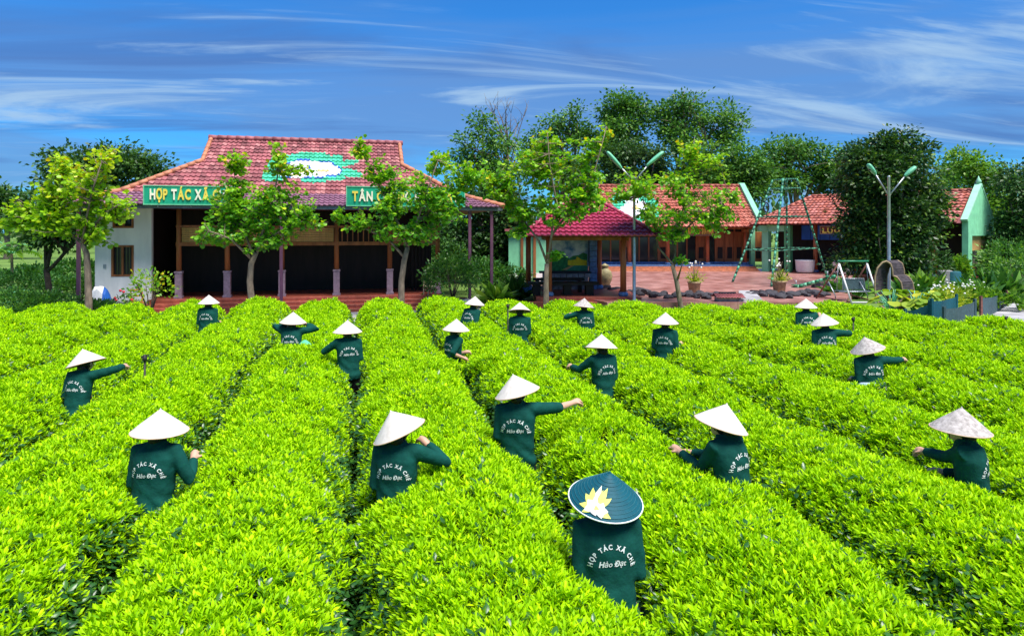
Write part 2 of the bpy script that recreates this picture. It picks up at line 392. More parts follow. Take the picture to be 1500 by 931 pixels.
def shrub(name, label, loc, r, mat, n=900, leaf=.09, cat='shrub', group=None, kind='quad', squash=.8, up=.5, stems=6):
    """a rounded bush standing on the ground: stems and a leafy mass with an uneven outline"""
    t = thing(name, label, cat, loc, 0, group)
    rx, ry, rz = r
    mb = MB()
    for i in range(stems):
        a = rng.uniform(0, 6.28); mb.tube([(0,0,-.05), (math.cos(a)*rx*.25, math.sin(a)*ry*.25, rz*.6), (math.cos(a)*rx*.6, math.sin(a)*ry*.6, rz*1.35)], [.025,.018,.008], 5)
    mb.build('stems', m_bark_dark, t)
    k = max(6, n // 22); u = unit(k); u[:, 2] = np.abs(u[:, 2]) * 1.25 - .35
    rad = rng.uniform(.55, 1.08, k) ** .6
    c = u * rad[:, None] * np.array([rx, ry, rz]) + np.array([0, 0, rz * .95])
    off = rng.normal(0, .16, (k, 22, 3)) * min(rx, rz)
    P = (c[:, None, :] + off).reshape(-1, 3); P[:, 2] = np.maximum(P[:, 2], .03)
    D = (off * 3 / min(rx, rz) + u[:, None, :] + np.array([0, 0, .25])).reshape(-1, 3) + rng.normal(0, .3, (k*22, 3))
    Q = (rng.normal(0, .15, k)[:, None] + rng.normal(.5, .22, (k, 22))).ravel()
    leaves('foliage', P, D, leaf * rng.uniform(.7, 1.3, len(P)), mat, t, kind=kind, up=up, rnd=Q)
    return t

# ------------------------------------------------------------------ lettering
def text_polys(s, size=1.0, bold=0.0):
    c = bpy.data.curves.new('lettering', 'FONT'); c.body = s; c.size = size; c.offset = bold; c.resolution_u = 3
    o = bpy.data.objects.new('lettering', c); COL.objects.link(o)
    dg = bpy.context.evaluated_depsgraph_get(); me = bpy.data.meshes.new_from_object(o.evaluated_get(dg))
    v = np.array([x.co[:] for x in me.vertices]) if len(me.vertices) else np.zeros((0, 3)); f = [tuple(p.vertices) for p in me.polygons]
    bpy.data.objects.remove(o); bpy.data.curves.remove(c); bpy.data.meshes.remove(me)
    return v, f
_gl = {}
def glyph(ch, bold=.02):
    if ch not in _gl: _gl[ch] = text_polys(ch, 1.0, bold)
    return _gl[ch]
_adv = {}
def advance(ch):
    """pen width of a character, from the width of a pair of bars with and without it"""
    if ch not in _adv:
        a = text_polys('I' + ch + 'I'); b = text_polys('II')
        _adv[ch] = (a[0][:,0].max() - b[0][:,0].max())
    return _adv[ch]

# ------------------------------------------------------------------ roof tiles
def inside(poly, x, y):
    c = False; n = len(poly); j = n - 1
    for i in range(n):
        xi, yi = poly[i]; xj, yj = poly[j]
        if (yi > y) != (yj > y) and x < (xj - xi) * (y - yi) / (yj - yi) + xi: c = not c
        j = i
    return c
def tile_sheet(mb, O, es, et, poly, tw, th, colour=lambda s, t: 0, hump=.035, lift=.045):
    """rows of rounded, overlapping tiles laid over a polygon of the plane O + s*es + t*et"""
    O = Vector(O); es = Vector(es).normalized(); et = Vector(et).normalized(); n = es.cross(et).normalized()
    if n.z < 0: n = -n
    s0 = min(p[0] for p in poly); s1 = max(p[0] for p in poly); t0 = min(p[1] for p in poly); t1 = max(p[1] for p in poly)
    prof = [(0, 0), (.12, .75), (.3, 1), (.48, .75), (.62, .12), (.82, 0), (1, 0)]
    for j in range(int((t1 - t0) / th + .5)):
        for i in range(int((s1 - s0) / tw + .5)):
            sc, tc = s0 + (i + .5) * tw, t0 + (j + .5) * th
            if not inside(poly, sc, tc): continue
            mi, mj = ([colour(s0 + (i + (prof[q][0] + prof[q+1][0]) / 2) * tw, tc + e_ * th) for q in range(len(prof) - 1)] for e_ in (-.25, .25)); jit = random.uniform(-.006, .006)
            v = []
            for (k, h) in prof: v.append(O + es * (s0 + (i + k) * tw) + et * (t0 + j * th - .02) + n * (lift + h * hump + jit))
            for (k, h) in prof: v.append(O + es * (s0 + (i + k) * tw) + et * (t0 + (j + 1) * th + .01) + n * (h * hump * .8))
            for (k, h) in prof: v.append(O + es * (s0 + (i + k) * tw) + et * (t0 + j * th - .02) + n * (lift * .1 + h * hump * .5))
            for (k, h) in prof: v.append(O + es * (s0 + (i + k) * tw) + et * (t0 + (j + .5) * th) + n * (lift * .5 + h * hump * .9 + jit * .5))
            m = len(prof)
            f = [(q, q+1, 3*m+q+1, 3*m+q) for q in range(m-1)] + [(2*m+q, 2*m+q+1, q+1, q) for q in range(m-1)] + [(3*m+q, 3*m+q+1, m+q+1, m+q) for q in range(m-1)]
            nb = len(mb.m); mb.add(v, f, 0); mb.m[nb:] = mi + mi + mj
def cap_tiles(mb, a, b, r=.10, step=.33, mi=0):
    a = Vector(a); b = Vector(b); L_ = (b - a).length; k = max(1, int(L_ / step)); t = (b - a) / k
    for i in range(k):
        p = a + t * i; q = a + t * (i + 1.12)
        mb.tube([p, q], [r * 1.08, r * .86], 8, mi)

# ================================================================== SETTING: ground, field, patio, road
def sheet(name, pts, z, mat, label=None, cat=None, kind='structure'):
    mb = MB(); mb.add([(p[0], p[1], z) for p in pts], [tuple(range(len(pts)))])
    o = mb.build(name, mat); o['kind'] = kind
    return o
sheet('ground', [(-900,-200),(900,-200),(900,1800),(-900,1800)], 0, m_grass)
sheet('field_soil', [(-12,-3),(20,-3),(20,12),(13.5,15),(12,17.2),(4,20.6),(-12,20.6)], .006, m_soil)
sheet('forecourt', [(-9.5,21.0),(3.6,21.0),(6.2,23.2),(6.2,30),(-9.5,30)], .005, m_concrete)

# the patio: a low slab of red clay pavers with pale joints
def paver_mat():
    m = M('red_pavers', (.40,.15,.12), .35, .3, 1.2, spec=.5, col2=(.54,.28,.25))
    t = m.node_tree; b = t.nodes['Principled BSDF']
    src = b.inputs['Base Color'].links[0].from_socket
    br = t.nodes.new('ShaderNodeTexBrick'); br.inputs['Scale'].default_value = 2.2; br.inputs['Mortar Size'].default_value = .018; br.offset = 0
    br.inputs['Brick Width'].default_value = 1; br.inputs['Row Height'].default_value = 1
    br.inputs['Color1'].default_value = (1,1,1,1); br.inputs['Color2'].default_value = (.72,.70,.70,1); br.inputs['Mortar'].default_value = (.55,.5,.48,1)
    tc = t.nodes.new('ShaderNodeTexCoord'); t.links.new(tc.outputs['Object'], br.inputs['Vector'])
    x = t.nodes.new('ShaderNodeMix'); x.data_type = 'RGBA'; x.blend_type = 'MULTIPLY'; x.inputs['Factor'].default_value = 1
    t.links.new(src, x.inputs[6]); t.links.new(br.outputs['Color'], x.inputs[7]); t.links.new(x.outputs[2], b.inputs['Base Color'])
    return m
m_paver = paver_mat()
pp = [CF(3.6,25.8), CF(12.6,25.8), CF(15.5,31), CF(22,44), CF(22,50), CF(1,50), CF(1,33)]
mb = MB(); n_ = len(pp)
mb.add([(p.x,p.y,0) for p in pp] + [(p.x,p.y,.30) for p in pp], [tuple(range(n_,2*n_))] + [(i,(i+1)%n_,(i+1)%n_+n_,i+n_) for i in range(n_)])
o = mb.build('patio', m_paver); o['kind'] = 'structure'
road_pts = [onZ(1400,476,.03), onZ(1640,500,.03), onZ(1760,440,.03), onZ(1620,424,.03), onZ(1500,437,.03), onZ(1452,453,.03)]
o = sheet('road', road_pts, .03, m_concrete)

# ================================================================== TEA HEDGES
# shoots the foliage is made of (four young, two of old leaves)
def shoot_mesh(name, n, ln, wd, spread, stem, mat, bend):
    mb = MB(); rnd = []
    for i in range(n):
        a = i * 2.4 + random.uniform(-.4, .4); h = stem * (i / max(1, n - 1)) ** .8
        el = R(random.uniform(*spread)) * (1 - .45 * i / n)            # angle off the stem
        l_ = ln * random.uniform(.75, 1.2) * (1 - .25 * i / n); w = wd * random.uniform(.8, 1.2)
        ax = Vector((math.cos(a), math.sin(a), 0)); sd = Vector((-math.sin(a), math.cos(a), 0))
        d0 = ax * math.sin(el) + Vector((0,0,1)) * math.cos(el)
        d1 = ax * math.sin(el + bend) + Vector((0,0,1)) * math.cos(el + bend)
        nn = sd.cross(d0)
        b = Vector((0,0,h)); p1 = b + d0 * l_ * .38; p2 = p1 + (d0 + d1).normalized() * l_ * .32; tip = p2 + d1 * l_ * .34
        v = [b, p1 - sd*w*.5 + nn*w*.16, p1, p1 + sd*w*.5 + nn*w*.16, p2 - sd*w*.42 + nn*w*.14, p2, p2 + sd*w*.42 + nn*w*.14, tip]
        mb.add(v, [(0,2,1),(0,3,2),(1,2,5,4),(2,3,6,5),(4,5,7),(5,6,7)], 0, True)
        rnd += [random.random()] * 8
    me = bpy.data.meshes.new(name); me.from_pydata(mb.v, [], mb.f); me.materials.append(mat)
    me.polygons.foreach_set('use_smooth', [True] * len(me.polygons))
    at_ = me.attributes.new('rnd', 'FLOAT', 'POINT'); at_.data.foreach_set('value', rnd)
    return me
shoot_col = bpy.data.collections.new('tea_shoots')
for i in range(4):
    shoot_col.objects.link(bpy.data.objects.new('shoot_a%d' % i, shoot_mesh('shoot', 7 + i % 2, .064, .0165, (26, 62), .060, lm_tea, .42)))
for i in range(2):
    shoot_col.objects.link(bpy.data.objects.new('shoot_b%d' % i, shoot_mesh('shoot_old', 5, .080, .033, (55, 95), .06, lm_tea_old, .3)))

def foliage_tree():
    g = bpy.data.node_groups.new('tea_foliage', 'GeometryNodeTree')
    g.interface.new_socket('Geometry', in_out='INPUT', socket_type='NodeSocketGeometry')
    g.interface.new_socket('Geometry', in_out='OUTPUT', socket_type='NodeSocketGeometry')
    i = g.nodes.new('NodeGroupInput'); o = g.nodes.new('NodeGroupOutput'); p = g.nodes.new('GeometryNodeInstanceOnPoints')
    c = g.nodes.new('GeometryNodeCollectionInfo'); c.inputs['Collection'].default_value = shoot_col; c.inputs['Separate Children'].default_value = True; c.inputs['Reset Children'].default_value = True
    p.inputs['Pick Instance'].default_value = True
    def att(nm, ty):
        a = g.nodes.new('GeometryNodeInputNamedAttribute'); a.data_type = ty; a.inputs['Name'].default_value = nm; return a.outputs['Attribute']
    g.links.new(i.outputs[0], p.inputs['Points']); g.links.new(c.outputs[0], p.inputs['Instance'])
    g.links.new(att('idx', 'INT'), p.inputs['Instance Index']); g.links.new(att('rot', 'FLOAT_VECTOR'), p.inputs['Rotation']); g.links.new(att('scl', 'FLOAT'), p.inputs['Scale'])
    g.links.new(p.outputs[0], o.inputs[0])
    return g
FOLIAGE = foliage_tree()

def lattice(seed, n=64):
    r = np.random.default_rng(seed).uniform(-1, 1, (n, n)); return r
def vnoise(lat, x, y):
    n = lat.shape[0]; xi = np.floor(x).astype(int); yi = np.floor(y).astype(int); fx = x - xi; fy = y - yi
    fx = fx*fx*(3-2*fx); fy = fy*fy*(3-2*fy)
    g = lambda a, b: lat[a % n, b % n]
    return (g(xi,yi)*(1-fx)+g(xi+1,yi)*fx)*(1-fy) + (g(xi,yi+1)*(1-fx)+g(xi+1,yi+1)*fx)*fy

ROW, HT, HW = 1.6, 1.03, 0.748
def row_end(X):
    if X < 3: return 19.9
    if X < 12: return 19.6 - .40 * (X - 3)
    return 16.0 - 1.7 * (X - 12)
def hedge_surface(k, th, y):
    """point and outward normal of row k's clipped surface at angle th (0 right .. pi left) and distance y"""
    xc = ROW * k + ROW / 2; l1, l2, l3, l4 = (lattice(100 + k*4 + q) for q in range(4))
    wl = HW * (1 + .10 * vnoise(l1, y / .9, np.zeros_like(y) + .5)); wr = HW * (1 + .10 * vnoise(l2, y / .9, np.zeros_like(y) + .5))
    h = HT * (1 + .05 * vnoise(l3, y / 1.1, np.zeros_like(y)))
    for (qx, qy, qr, fill) in PEOPLE_XY:       # bushes close in front of a picker's waist
        g = fill * np.exp(-((y - (qy - .42)) / .34) ** 2)
        if abs(qx - xc - ROW/2) < .62: wr = wr * (1 + g)
        if abs(qx - xc + ROW/2) < .62: wl = wl * (1 + g)
    end = row_end(xc) + .3 * math.sin(k * 2.1)
    taper = np.clip((end - y) / .55, 0, 1) ** .45
    c, s = np.cos(th), np.sin(th); e1, e2 = .86, .62
    w = np.where(c > 0, wr, wl) * (.55 + .45 * taper)
    lump = 1 + .07 * vnoise(l4, y / .42, th / .42) + .04 * vnoise(l2, y / .19 + 9, th / .22)
    x = w * np.sign(c) * np.abs(c) ** e1 * lump; z = h * taper * np.abs(s) ** e2 * (1 + (lump - 1) * .75)
    nx = np.sign(c) * np.abs(c) ** (2 - e1) / HW; nz = np.abs(s) ** (2 - e2) / HT
    ln = np.sqrt(nx*nx + nz*nz) + 1e-6
    return np.stack([xc + x, y, z], -1), np.stack([nx/ln, np.zeros_like(nx), nz/ln], -1)

def euler_from_axis(ax, spin):
    z = ax / np.linalg.norm(ax, axis=1, keepdims=True)
    ref = np.where(np.abs(z[:, 2:3]) < .95, np.array([[0,0,1.]]), np.array([[1.,0,0]]))
    x = np.cross(ref, z); x /= np.linalg.norm(x, axis=1, keepdims=True); y = np.cross(z, x)
    c, s = np.cos(spin)[:, None], np.sin(spin)[:, None]
    x2 = x*c + y*s; y2 = -x*s + y*c
    # columns x2, y2, z
    ey = -np.arcsin(np.clip(x2[:, 2], -1, 1)); ex = np.arctan2(y2[:, 2], z[:, 2]); ez = np.arctan2(x2[:, 1], x2[:, 0])
    return np.stack([ex, ey, ez], 1)

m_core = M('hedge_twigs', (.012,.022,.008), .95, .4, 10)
PEOPLE_XY = []          # filled below, before the hedges are grown
HEDGE_LABELS = {}
def tea_hedge(k, label):
    xc = ROW * k + ROW / 2; end = row_end(xc) + .3 * math.sin(k * 2.1)
    y0 = max(1.4, abs(xc - 1) * .62 - 1.5) if xc > 0 else max(1.4, abs(xc) * 1.05 - 1.5)
    root = thing('tea_hedge', label, 'hedge', (xc, y0, 0), 0, 'rows of the tea field')
    # twiggy core
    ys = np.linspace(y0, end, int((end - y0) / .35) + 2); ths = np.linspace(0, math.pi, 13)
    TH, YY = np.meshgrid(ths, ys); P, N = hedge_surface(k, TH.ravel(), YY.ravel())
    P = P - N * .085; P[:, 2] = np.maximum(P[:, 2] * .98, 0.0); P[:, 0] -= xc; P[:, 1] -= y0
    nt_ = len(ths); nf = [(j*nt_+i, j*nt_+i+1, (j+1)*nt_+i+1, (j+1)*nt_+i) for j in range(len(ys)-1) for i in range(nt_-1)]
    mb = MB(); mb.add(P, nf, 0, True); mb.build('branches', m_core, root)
    # shoots
    n = int((end - y0) * 2.45 * 2500)
    th = rng.uniform(.12, math.pi - .12, n); y = rng.uniform(y0, end, n)
    P, N = hedge_surface(k, th, y)
    d = P[:, 0] * SA + P[:, 1] * CA; u = (P[:, 0] * CA - P[:, 1] * SA)
    dens = np.interp(d, [2.5, 5, 8, 12, 20], [1.0, .78, .50, .31, .22])
    size = np.interp(d, [2.5, 6, 12, 20], [.76, .80, .98, 1.22])
    keep = rng.random(n) < dens
    keep &= (np.abs(u) < d * .75 + 1.6) & (d > 1.6)
    keep &= (P[:, 2] > .30)
    # the far flank of a row is never seen from this side of the field
    for (qx, qy, qr, _f) in PEOPLE_XY:
        keep &= ~(((P[:, 0]-qx)**2 + (P[:, 1]-qy)**2 < qr*qr))
    P, N, d, size = P[keep], N[keep], d[keep], size[keep]; n = len(P)
    deep = rng.random(n) ** 2 * .09
    P = P - N * deep[:, None] + rng.normal(0, .012, (n, 3))
    ax = N * .55 + np.array([0, 0, .75]) + rng.normal(0, .28, (n, 3))
    rot = euler_from_axis(ax, rng.uniform(0, 6.28, n))
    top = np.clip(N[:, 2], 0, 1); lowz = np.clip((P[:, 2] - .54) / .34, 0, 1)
    p_old_shade = .05 + .70 * (1 - lowz) + .30 * (deep > .05)  # old leaves grow low; extra ones put shade into the furrow colour
    old = rng.random(n) < p_old_shade
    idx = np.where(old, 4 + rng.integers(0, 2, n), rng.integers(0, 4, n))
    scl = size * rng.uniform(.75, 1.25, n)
    me = bpy.data.meshes.new('foliage'); me.vertices.add(n)
    P[:, 0] -= xc; P[:, 1] -= y0
    me.vertices.foreach_set('co', P.ravel())
    a = me.attributes.new('rot', 'FLOAT_VECTOR', 'POINT'); a.data.foreach_set('vector', rot.ravel())
    a = me.attributes.new('scl', 'FLOAT', 'POINT'); a.data.foreach_set('value', scl)
    a = me.attributes.new('idx', 'INT', 'POINT'); a.data.foreach_set('value', idx.astype(np.int32))
    o = link('foliage', me, root, kind='stuff')
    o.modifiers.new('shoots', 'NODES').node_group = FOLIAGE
    return n

# ================================================================== MAIN BUILDING (aligned with the tea rows)
YC = 27.5                                  # line of the front columns
XZ = lambda px, py, Y=YC: (onY(px, py, Y).x, onY(px, py, Y).z)
XL, XR, EY, EZ = -9.9, 5.7, 26.2, 3.92     # roof corners, eave line
BX, BY = -2.0, YC
hall = thing('main_hall', 'long open fronted hall with a red clay hipped roof and a painted white flower', 'building', (BX, BY, 0))
def bl(mb, name, mats, parent=hall, **k):   # parts are written in place and stored relative to the hall's base
    mb.v = [(x - BX, y - BY, z) for x, y, z in mb.v]; return mb.build(name, mats, parent, **k)
FZ = .50
bl(MB().bbox(-7.3, 3.3, 26.9, 35.5, 0, FZ, .012), 'floor_slab', m_step)
for i in range(3):                          # flight of steps along the whole front
    bl(MB().bbox(-7.6, 2.7, 26.9 - .33 * (i + 1), 26.898 - .33 * i, 0, FZ - .125 * (i + 1), .012), 'step', m_step)
mb = MB()
for i in range(20): mb.box(-7.5 + i * .5, -7.49 + i * .5, 25.9, 26.92, .02, .03)
# white room at the corner with its windows
def wall_with_holes(x0, x1, z0, z1, holes, y0, y1):
    mb = MB(); xs = sorted({x0, x1, *[h[0] for h in holes], *[h[1] for h in holes]}); zs = sorted({z0, z1, *[h[2] for h in holes], *[h[3] for h in holes]})
    for a, b in zip(xs, xs[1:]):
        for c, d in zip(zs, zs[1:]):
            if not any(h[0] <= a and b <= h[1] and h[2] <= c and d <= h[3] for h in holes): mb.box(a, b, y0, y1, c, d)
    return mb
wx0, wz0 = XZ(163, 405); wx1, wz1 = XZ(196, 359); ux0, uz0 = XZ(165, 334); ux1, uz1 = XZ(196, 315)
wl_, wr_ = XZ(139, 400)[0], XZ(222, 400)[0]
bl(wall_with_holes(wl_, wr_, .0, 3.98, [(wx0, wx1, wz0, wz1), (ux0, ux1, uz0, uz1)], YC, YC + .22), 'wall', m_white_wall)
bl(MB().box(wl_, wl_ + .2, YC + .22, 35, 0, 3.98), 'wall', m_white_wall)
bl(MB().box(wr_ - .2, wr_, YC + .22, 35, 0, 3.98), 'wall', m_wood)
bl(MB().bbox(wl_ - .04, wr_ + .03, YC - .06, YC - .002, 0, .42, .02), 'plinth', m_grey_stone)
def window(x0, x1, z0, z1, y, bars=6):
    fr = MB(); w = .07
    fr.box(x0, x1, y - .02, y + .1, z0, z0 + w); fr.box(x0, x1, y - .02, y + .1, z1 - w, z1)
    fr.box(x0, x0 + w, y - .02, y + .1, z0 + w, z1 - w); fr.box(x1 - w, x1, y - .02, y + .1, z0 + w, z1 - w)
    fr.box((x0+x1)/2 - w/2, (x0+x1)/2 + w/2, y - .015, y + .1, z0 + w, z1 - w)
    f = bl(fr, 'window', m_brown)
    for a, b in ((x0 + w, (x0+x1)/2 - w/2), ((x0+x1)/2 + w/2, x1 - w)):
        bl(MB().box(a, b, y + .09, y + .11, z0 + w, z1 - w), 'pane', m_glass, f)
    for i in range(bars):
        x = x0 + w + (x1 - x0 - 2*w) * (i + .5) / bars
        bl(MB().box(x - .009, x + .009, y + .04, y + .058, z0 + w, z1 - w), 'bar', m_dark_iron, f)
window(wx0, wx1, wz0, wz1, YC); window(ux0, ux1, uz0, uz1, YC, 4)
bl(MB().bbox(XZ(153.5,388)[0] - .05, XZ(153.5,388)[0] + .05, YC - .02, YC - .002, XZ(153,393)[1], XZ(153,387)[1], .005), 'switch_box', m_steel)
# the dark hall behind the columns
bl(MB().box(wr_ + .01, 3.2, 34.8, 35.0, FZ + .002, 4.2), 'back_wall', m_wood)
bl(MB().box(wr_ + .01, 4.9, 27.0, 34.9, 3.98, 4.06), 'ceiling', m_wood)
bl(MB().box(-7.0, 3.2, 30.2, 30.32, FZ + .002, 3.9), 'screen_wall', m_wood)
for px in (262, 333, 413, 493, 571, 641):
    x = XZ(px, 420)[0]
    c = bl(MB().bbox(x - .15, x + .15, YC - .15, YC + .15, FZ, FZ + .08, .01).bbox(x - .12, x + .12, YC - .12, YC + .12, FZ + .08, FZ + .93, .012).bbox(x - .14, x + .14, YC - .14, YC + .14, FZ + .93, FZ + 1.0, .01), 'column', m_stonebase)
    bl(MB().tube([(x, YC, FZ + 1.0), (x, YC, 3.98)], [.095, .085], 12), 'shaft', m_brown, c)
xa, xb = XZ(258, 400)[0], XZ(643, 400)[0]
zb0, zb1 = XZ(450, 353)[1], XZ(450, 334)[1]
bl(MB().box(xa, xb, YC - .07, YC + .07, zb0 - .17, zb0 - .03), 'tie_beam', m_brown)
bl(MB().box(xa, xb, YC - .06, YC + .06, zb1 + .02, zb1 + .10), 'tie_beam', m_brown)
cols = [262, 333, 413, 493, 571, 641]
for i, (a, b) in enumerate(zip(cols, cols[1:])):
    x0, x1 = XZ(a, 340)[0] + .11, XZ(b, 340)[0] - .11
    if i == 3:                               # one bay is an open lattice instead of a blind
        for q in range(9):
            x = x0 + (x1 - x0) * (q + .5) / 9; bl(MB().box(x - .02, x + .02, YC - .03, YC + .03, zb0 - .03, zb1 + .02), 'lattice_bar', m_brown)
        continue
    mbb = MB(); zz = np.linspace(zb0 - .028, zb1 + .018, 9)
    for q in range(8): mbb.tube([(x0, YC - .02, (zz[q]+zz[q+1])/2), (x1, YC - .02, (zz[q]+zz[q+1])/2)], (zz[1]-zz[0]) * .52, 6)
    bl(mbb, 'bamboo_blind', m_bamboo, kind='stuff')
for q in range(6):                           # tall slats closing the hall at its far end, daylight between them
    x = XZ(604 + q * 5.2, 400, 29.2)[0]; bl(MB().box(x - .045, x + .045, 29.15, 29.25, FZ, 3.2), 'slat', m_wood)
for px, pb in ((115, 436), (412, 441), (688, 438), (720, 436)):
    p = onZ(px, 442, 0); x = onY(px, 400, 26.35).x
    bl(MB().box(x - .055, x + .055, 26.3, 26.41, 0, EZ - .04), 'steel_post', m_purple)
# eaves
bl(MB().box(XL + .06, XR - .06, EY + .0, EY + .10, EZ - .13, EZ - .015), 'gutter', m_gutter)
bl(MB().box(XL + .1, XR - .1, EY + .11, 27.45, EZ - .10, EZ - .04), 'soffit', m_purple)
# roof: flatter skirt, steeper main slope, small gables at both ends of the ridge
SKY_, SKZ = 27.6, 4.42; RY_, RZ_ = 31.5, 6.95
GL, GR = -6.02, 1.98
slope = (RZ_ - SKZ) / (RY_ - SKY_); GZ = 5.80; GY = SKY_ + (GZ - SKZ) / slope
kx = (GL - XL) / (GY - EY); BL_ = XL + kx * (SKY_ - EY); BR_ = XR - kx * (SKY_ - EY)
def to_px(p):
    x, y, z = p; d = x * SA + y * CA; cx = x * CA - y * SA
    return 750 + FOC * cx / d, HOR - FOC * (z - CAM_Z) / d
def ellp(px, py, cx, cy, rx, ry, ang=0):
    c, s = math.cos(R(ang)), math.sin(R(ang)); x, y = px - cx, py - cy
    return ((x*c + y*s) / rx) ** 2 + ((-x*s + y*c) / ry) ** 2 < 1
PETALS = [(431,246,19,7,0),(420,253,16,6,0),(444,240,14,5,0),(462,242,9,5,0),(470,247,15,7,0),(485,251,14,7,0),(468,255,12,5,0),(448,254,13,6,0),(437,257,18,4,0),(478,244,10,6,0)]
LEAVESM = [(412,244,20,15,0),(398,258,14,7,0),(458,229,24,5.5,0),(470,233,22,6,0),(493,236,9,10,40),(506,240,20,4,-8),(508,253,24,6,12),(402,262,18,5,0),(460,264,20,5,0),(490,261,16,5,0),(428,233,18,6,-20),(415,232,8,6,0)]
def clay(s, t):                              # fired lighter and darker, tile by tile
    h = math.sin(math.floor(s / .19) * 12.9898 + math.floor(t / .31) * 78.233) * 43758.5453; h -= math.floor(h)
    return 7 if h < .16 else 8 if h > .80 else 0
def mural_main(s, t, O, es, et):
    px, py = to_px(O + es * s + et * t)
    for e in ((437,252,10,1.6,0),(474,250,9,1.6,0),(430,258,7,1.4,0)):
        if ellp(px, py, *e): return 4
    if any(ellp(px, py, *e) for e in PETALS): return 2
    if any(ellp(px, py, e[0], e[1], e[2] + 2.4, e[3] + 1.8, e[4]) for e in PETALS): return 3
    if any(ellp(px, py, *e) for e in LEAVESM): return 1
    return clay(s, t)
m_t_green = M('green_tile', (.06,.46,.28), .5, .25, 3); m_t_white = M('white_tile', (.80,.80,.84), .5, .06, 3)
m_t_blue = M('blue_tile', (.04,.12,.42), .5, .25, 3); m_t_yellow = M('yellow_tile', (.78,.60,.22), .5, .15, 3)
m_clay_dark = M('weathered_clay_tile', (.20,.068,.075), .65, .35, 1.6, bump=.2); m_clay_pale = M('faded_clay_tile', (.40,.165,.165), .6, .3, 1.6, bump=.2)
ROOFM = [m_terracotta, m_t_green, m_t_white, m_t_blue, m_t_yellow, m_skirt_tile, m_orange_clay, m_clay_dark, m_clay_pale]
# load-bearing roof shell under the tiles
mb = MB()
bk = 2 * RY_ - EY
e_ = -.05
shell_v = [(XL,EY,EZ+e_),(XR,EY,EZ+e_),(BR_,SKY_,SKZ+e_),(BL_,SKY_,SKZ+e_),(GR,GY,GZ+e_),(GL,GY,GZ+e_),(GR,RY_,RZ_+e_),(GL,RY_,RZ_+e_),(XL,bk,EZ+e_),(XR,bk,EZ+e_),(GL,2*RY_-GY,GZ+e_),(GR,2*RY_-GY,GZ+e_)]
mb.add(shell_v, [(0,1,2,3),(3,2,4,6,7,5),(1,9,11,4,2),(8,0,3,5,10),(9,8,10,7,6,11),(4,11,6),(5,7,10),(0,8,9,1)])
roof = bl(mb, 'roof', m_terracotta)
mb = MB()
es = Vector((1,0,0)); O1 = Vector((XL, EY - .05, EZ)); et1 = Vector((0, SKY_ - EY, SKZ - EZ)).normalized(); l1 = math.hypot(SKY_ - EY, SKZ - EZ) + .05
tile_sheet(mb, O1, es, et1, [(0,0),(XR-XL,0),(BR_-XL,l1),(BL_-XL,l1)], .19, .30, lambda s, t: 5)
O2 = Vector((BL_, SKY_, SKZ)); et2 = Vector((0, RY_-SKY_, RZ_-SKZ)).normalized(); l2 = math.hypot(RY_-SKY_, RZ_-SKZ); lg = math.hypot(GY-SKY_, GZ-SKZ)
tile_sheet(mb, O2, es, et2, [(0,0),(BR_-BL_,0),(GR-BL_,lg),(GR-BL_,l2),(GL-BL_,l2),(GL-BL_,lg)], .19, .31, lambda s, t: mural_main(s, t, O2, es, et2))
bl(mb, 'roof_tiles', ROOFM, roof, kind='stuff')
mb = MB()
cap_tiles(mb, (XL, EY, EZ + .06), (BL_, SKY_, SKZ + .06), .10, .32); cap_tiles(mb, (BL_, SKY_, SKZ + .06), (GL, GY, GZ + .06), .10, .32); cap_tiles(mb, (GL, GY, GZ + .05), (GL, RY_, RZ_ + .05), .09, .32)
cap_tiles(mb, (XR, EY, EZ + .06), (BR_, SKY_, SKZ + .06), .10, .32); cap_tiles(mb, (BR_, SKY_, SKZ + .06), (GR, GY, GZ + .06), .10, .32); cap_tiles(mb, (GR, GY, GZ + .05), (GR, RY_, RZ_ + .05), .09, .32)
bl(mb, 'hip_caps', m_orange_clay, roof, kind='stuff')
mb = MB(); cap_tiles(mb, (GL - .1, RY_, RZ_ + .06), (GR + .1, RY_, RZ_ + .06), .12, .36); bl(mb, 'ridge_caps', m_terracotta, roof, kind='stuff')

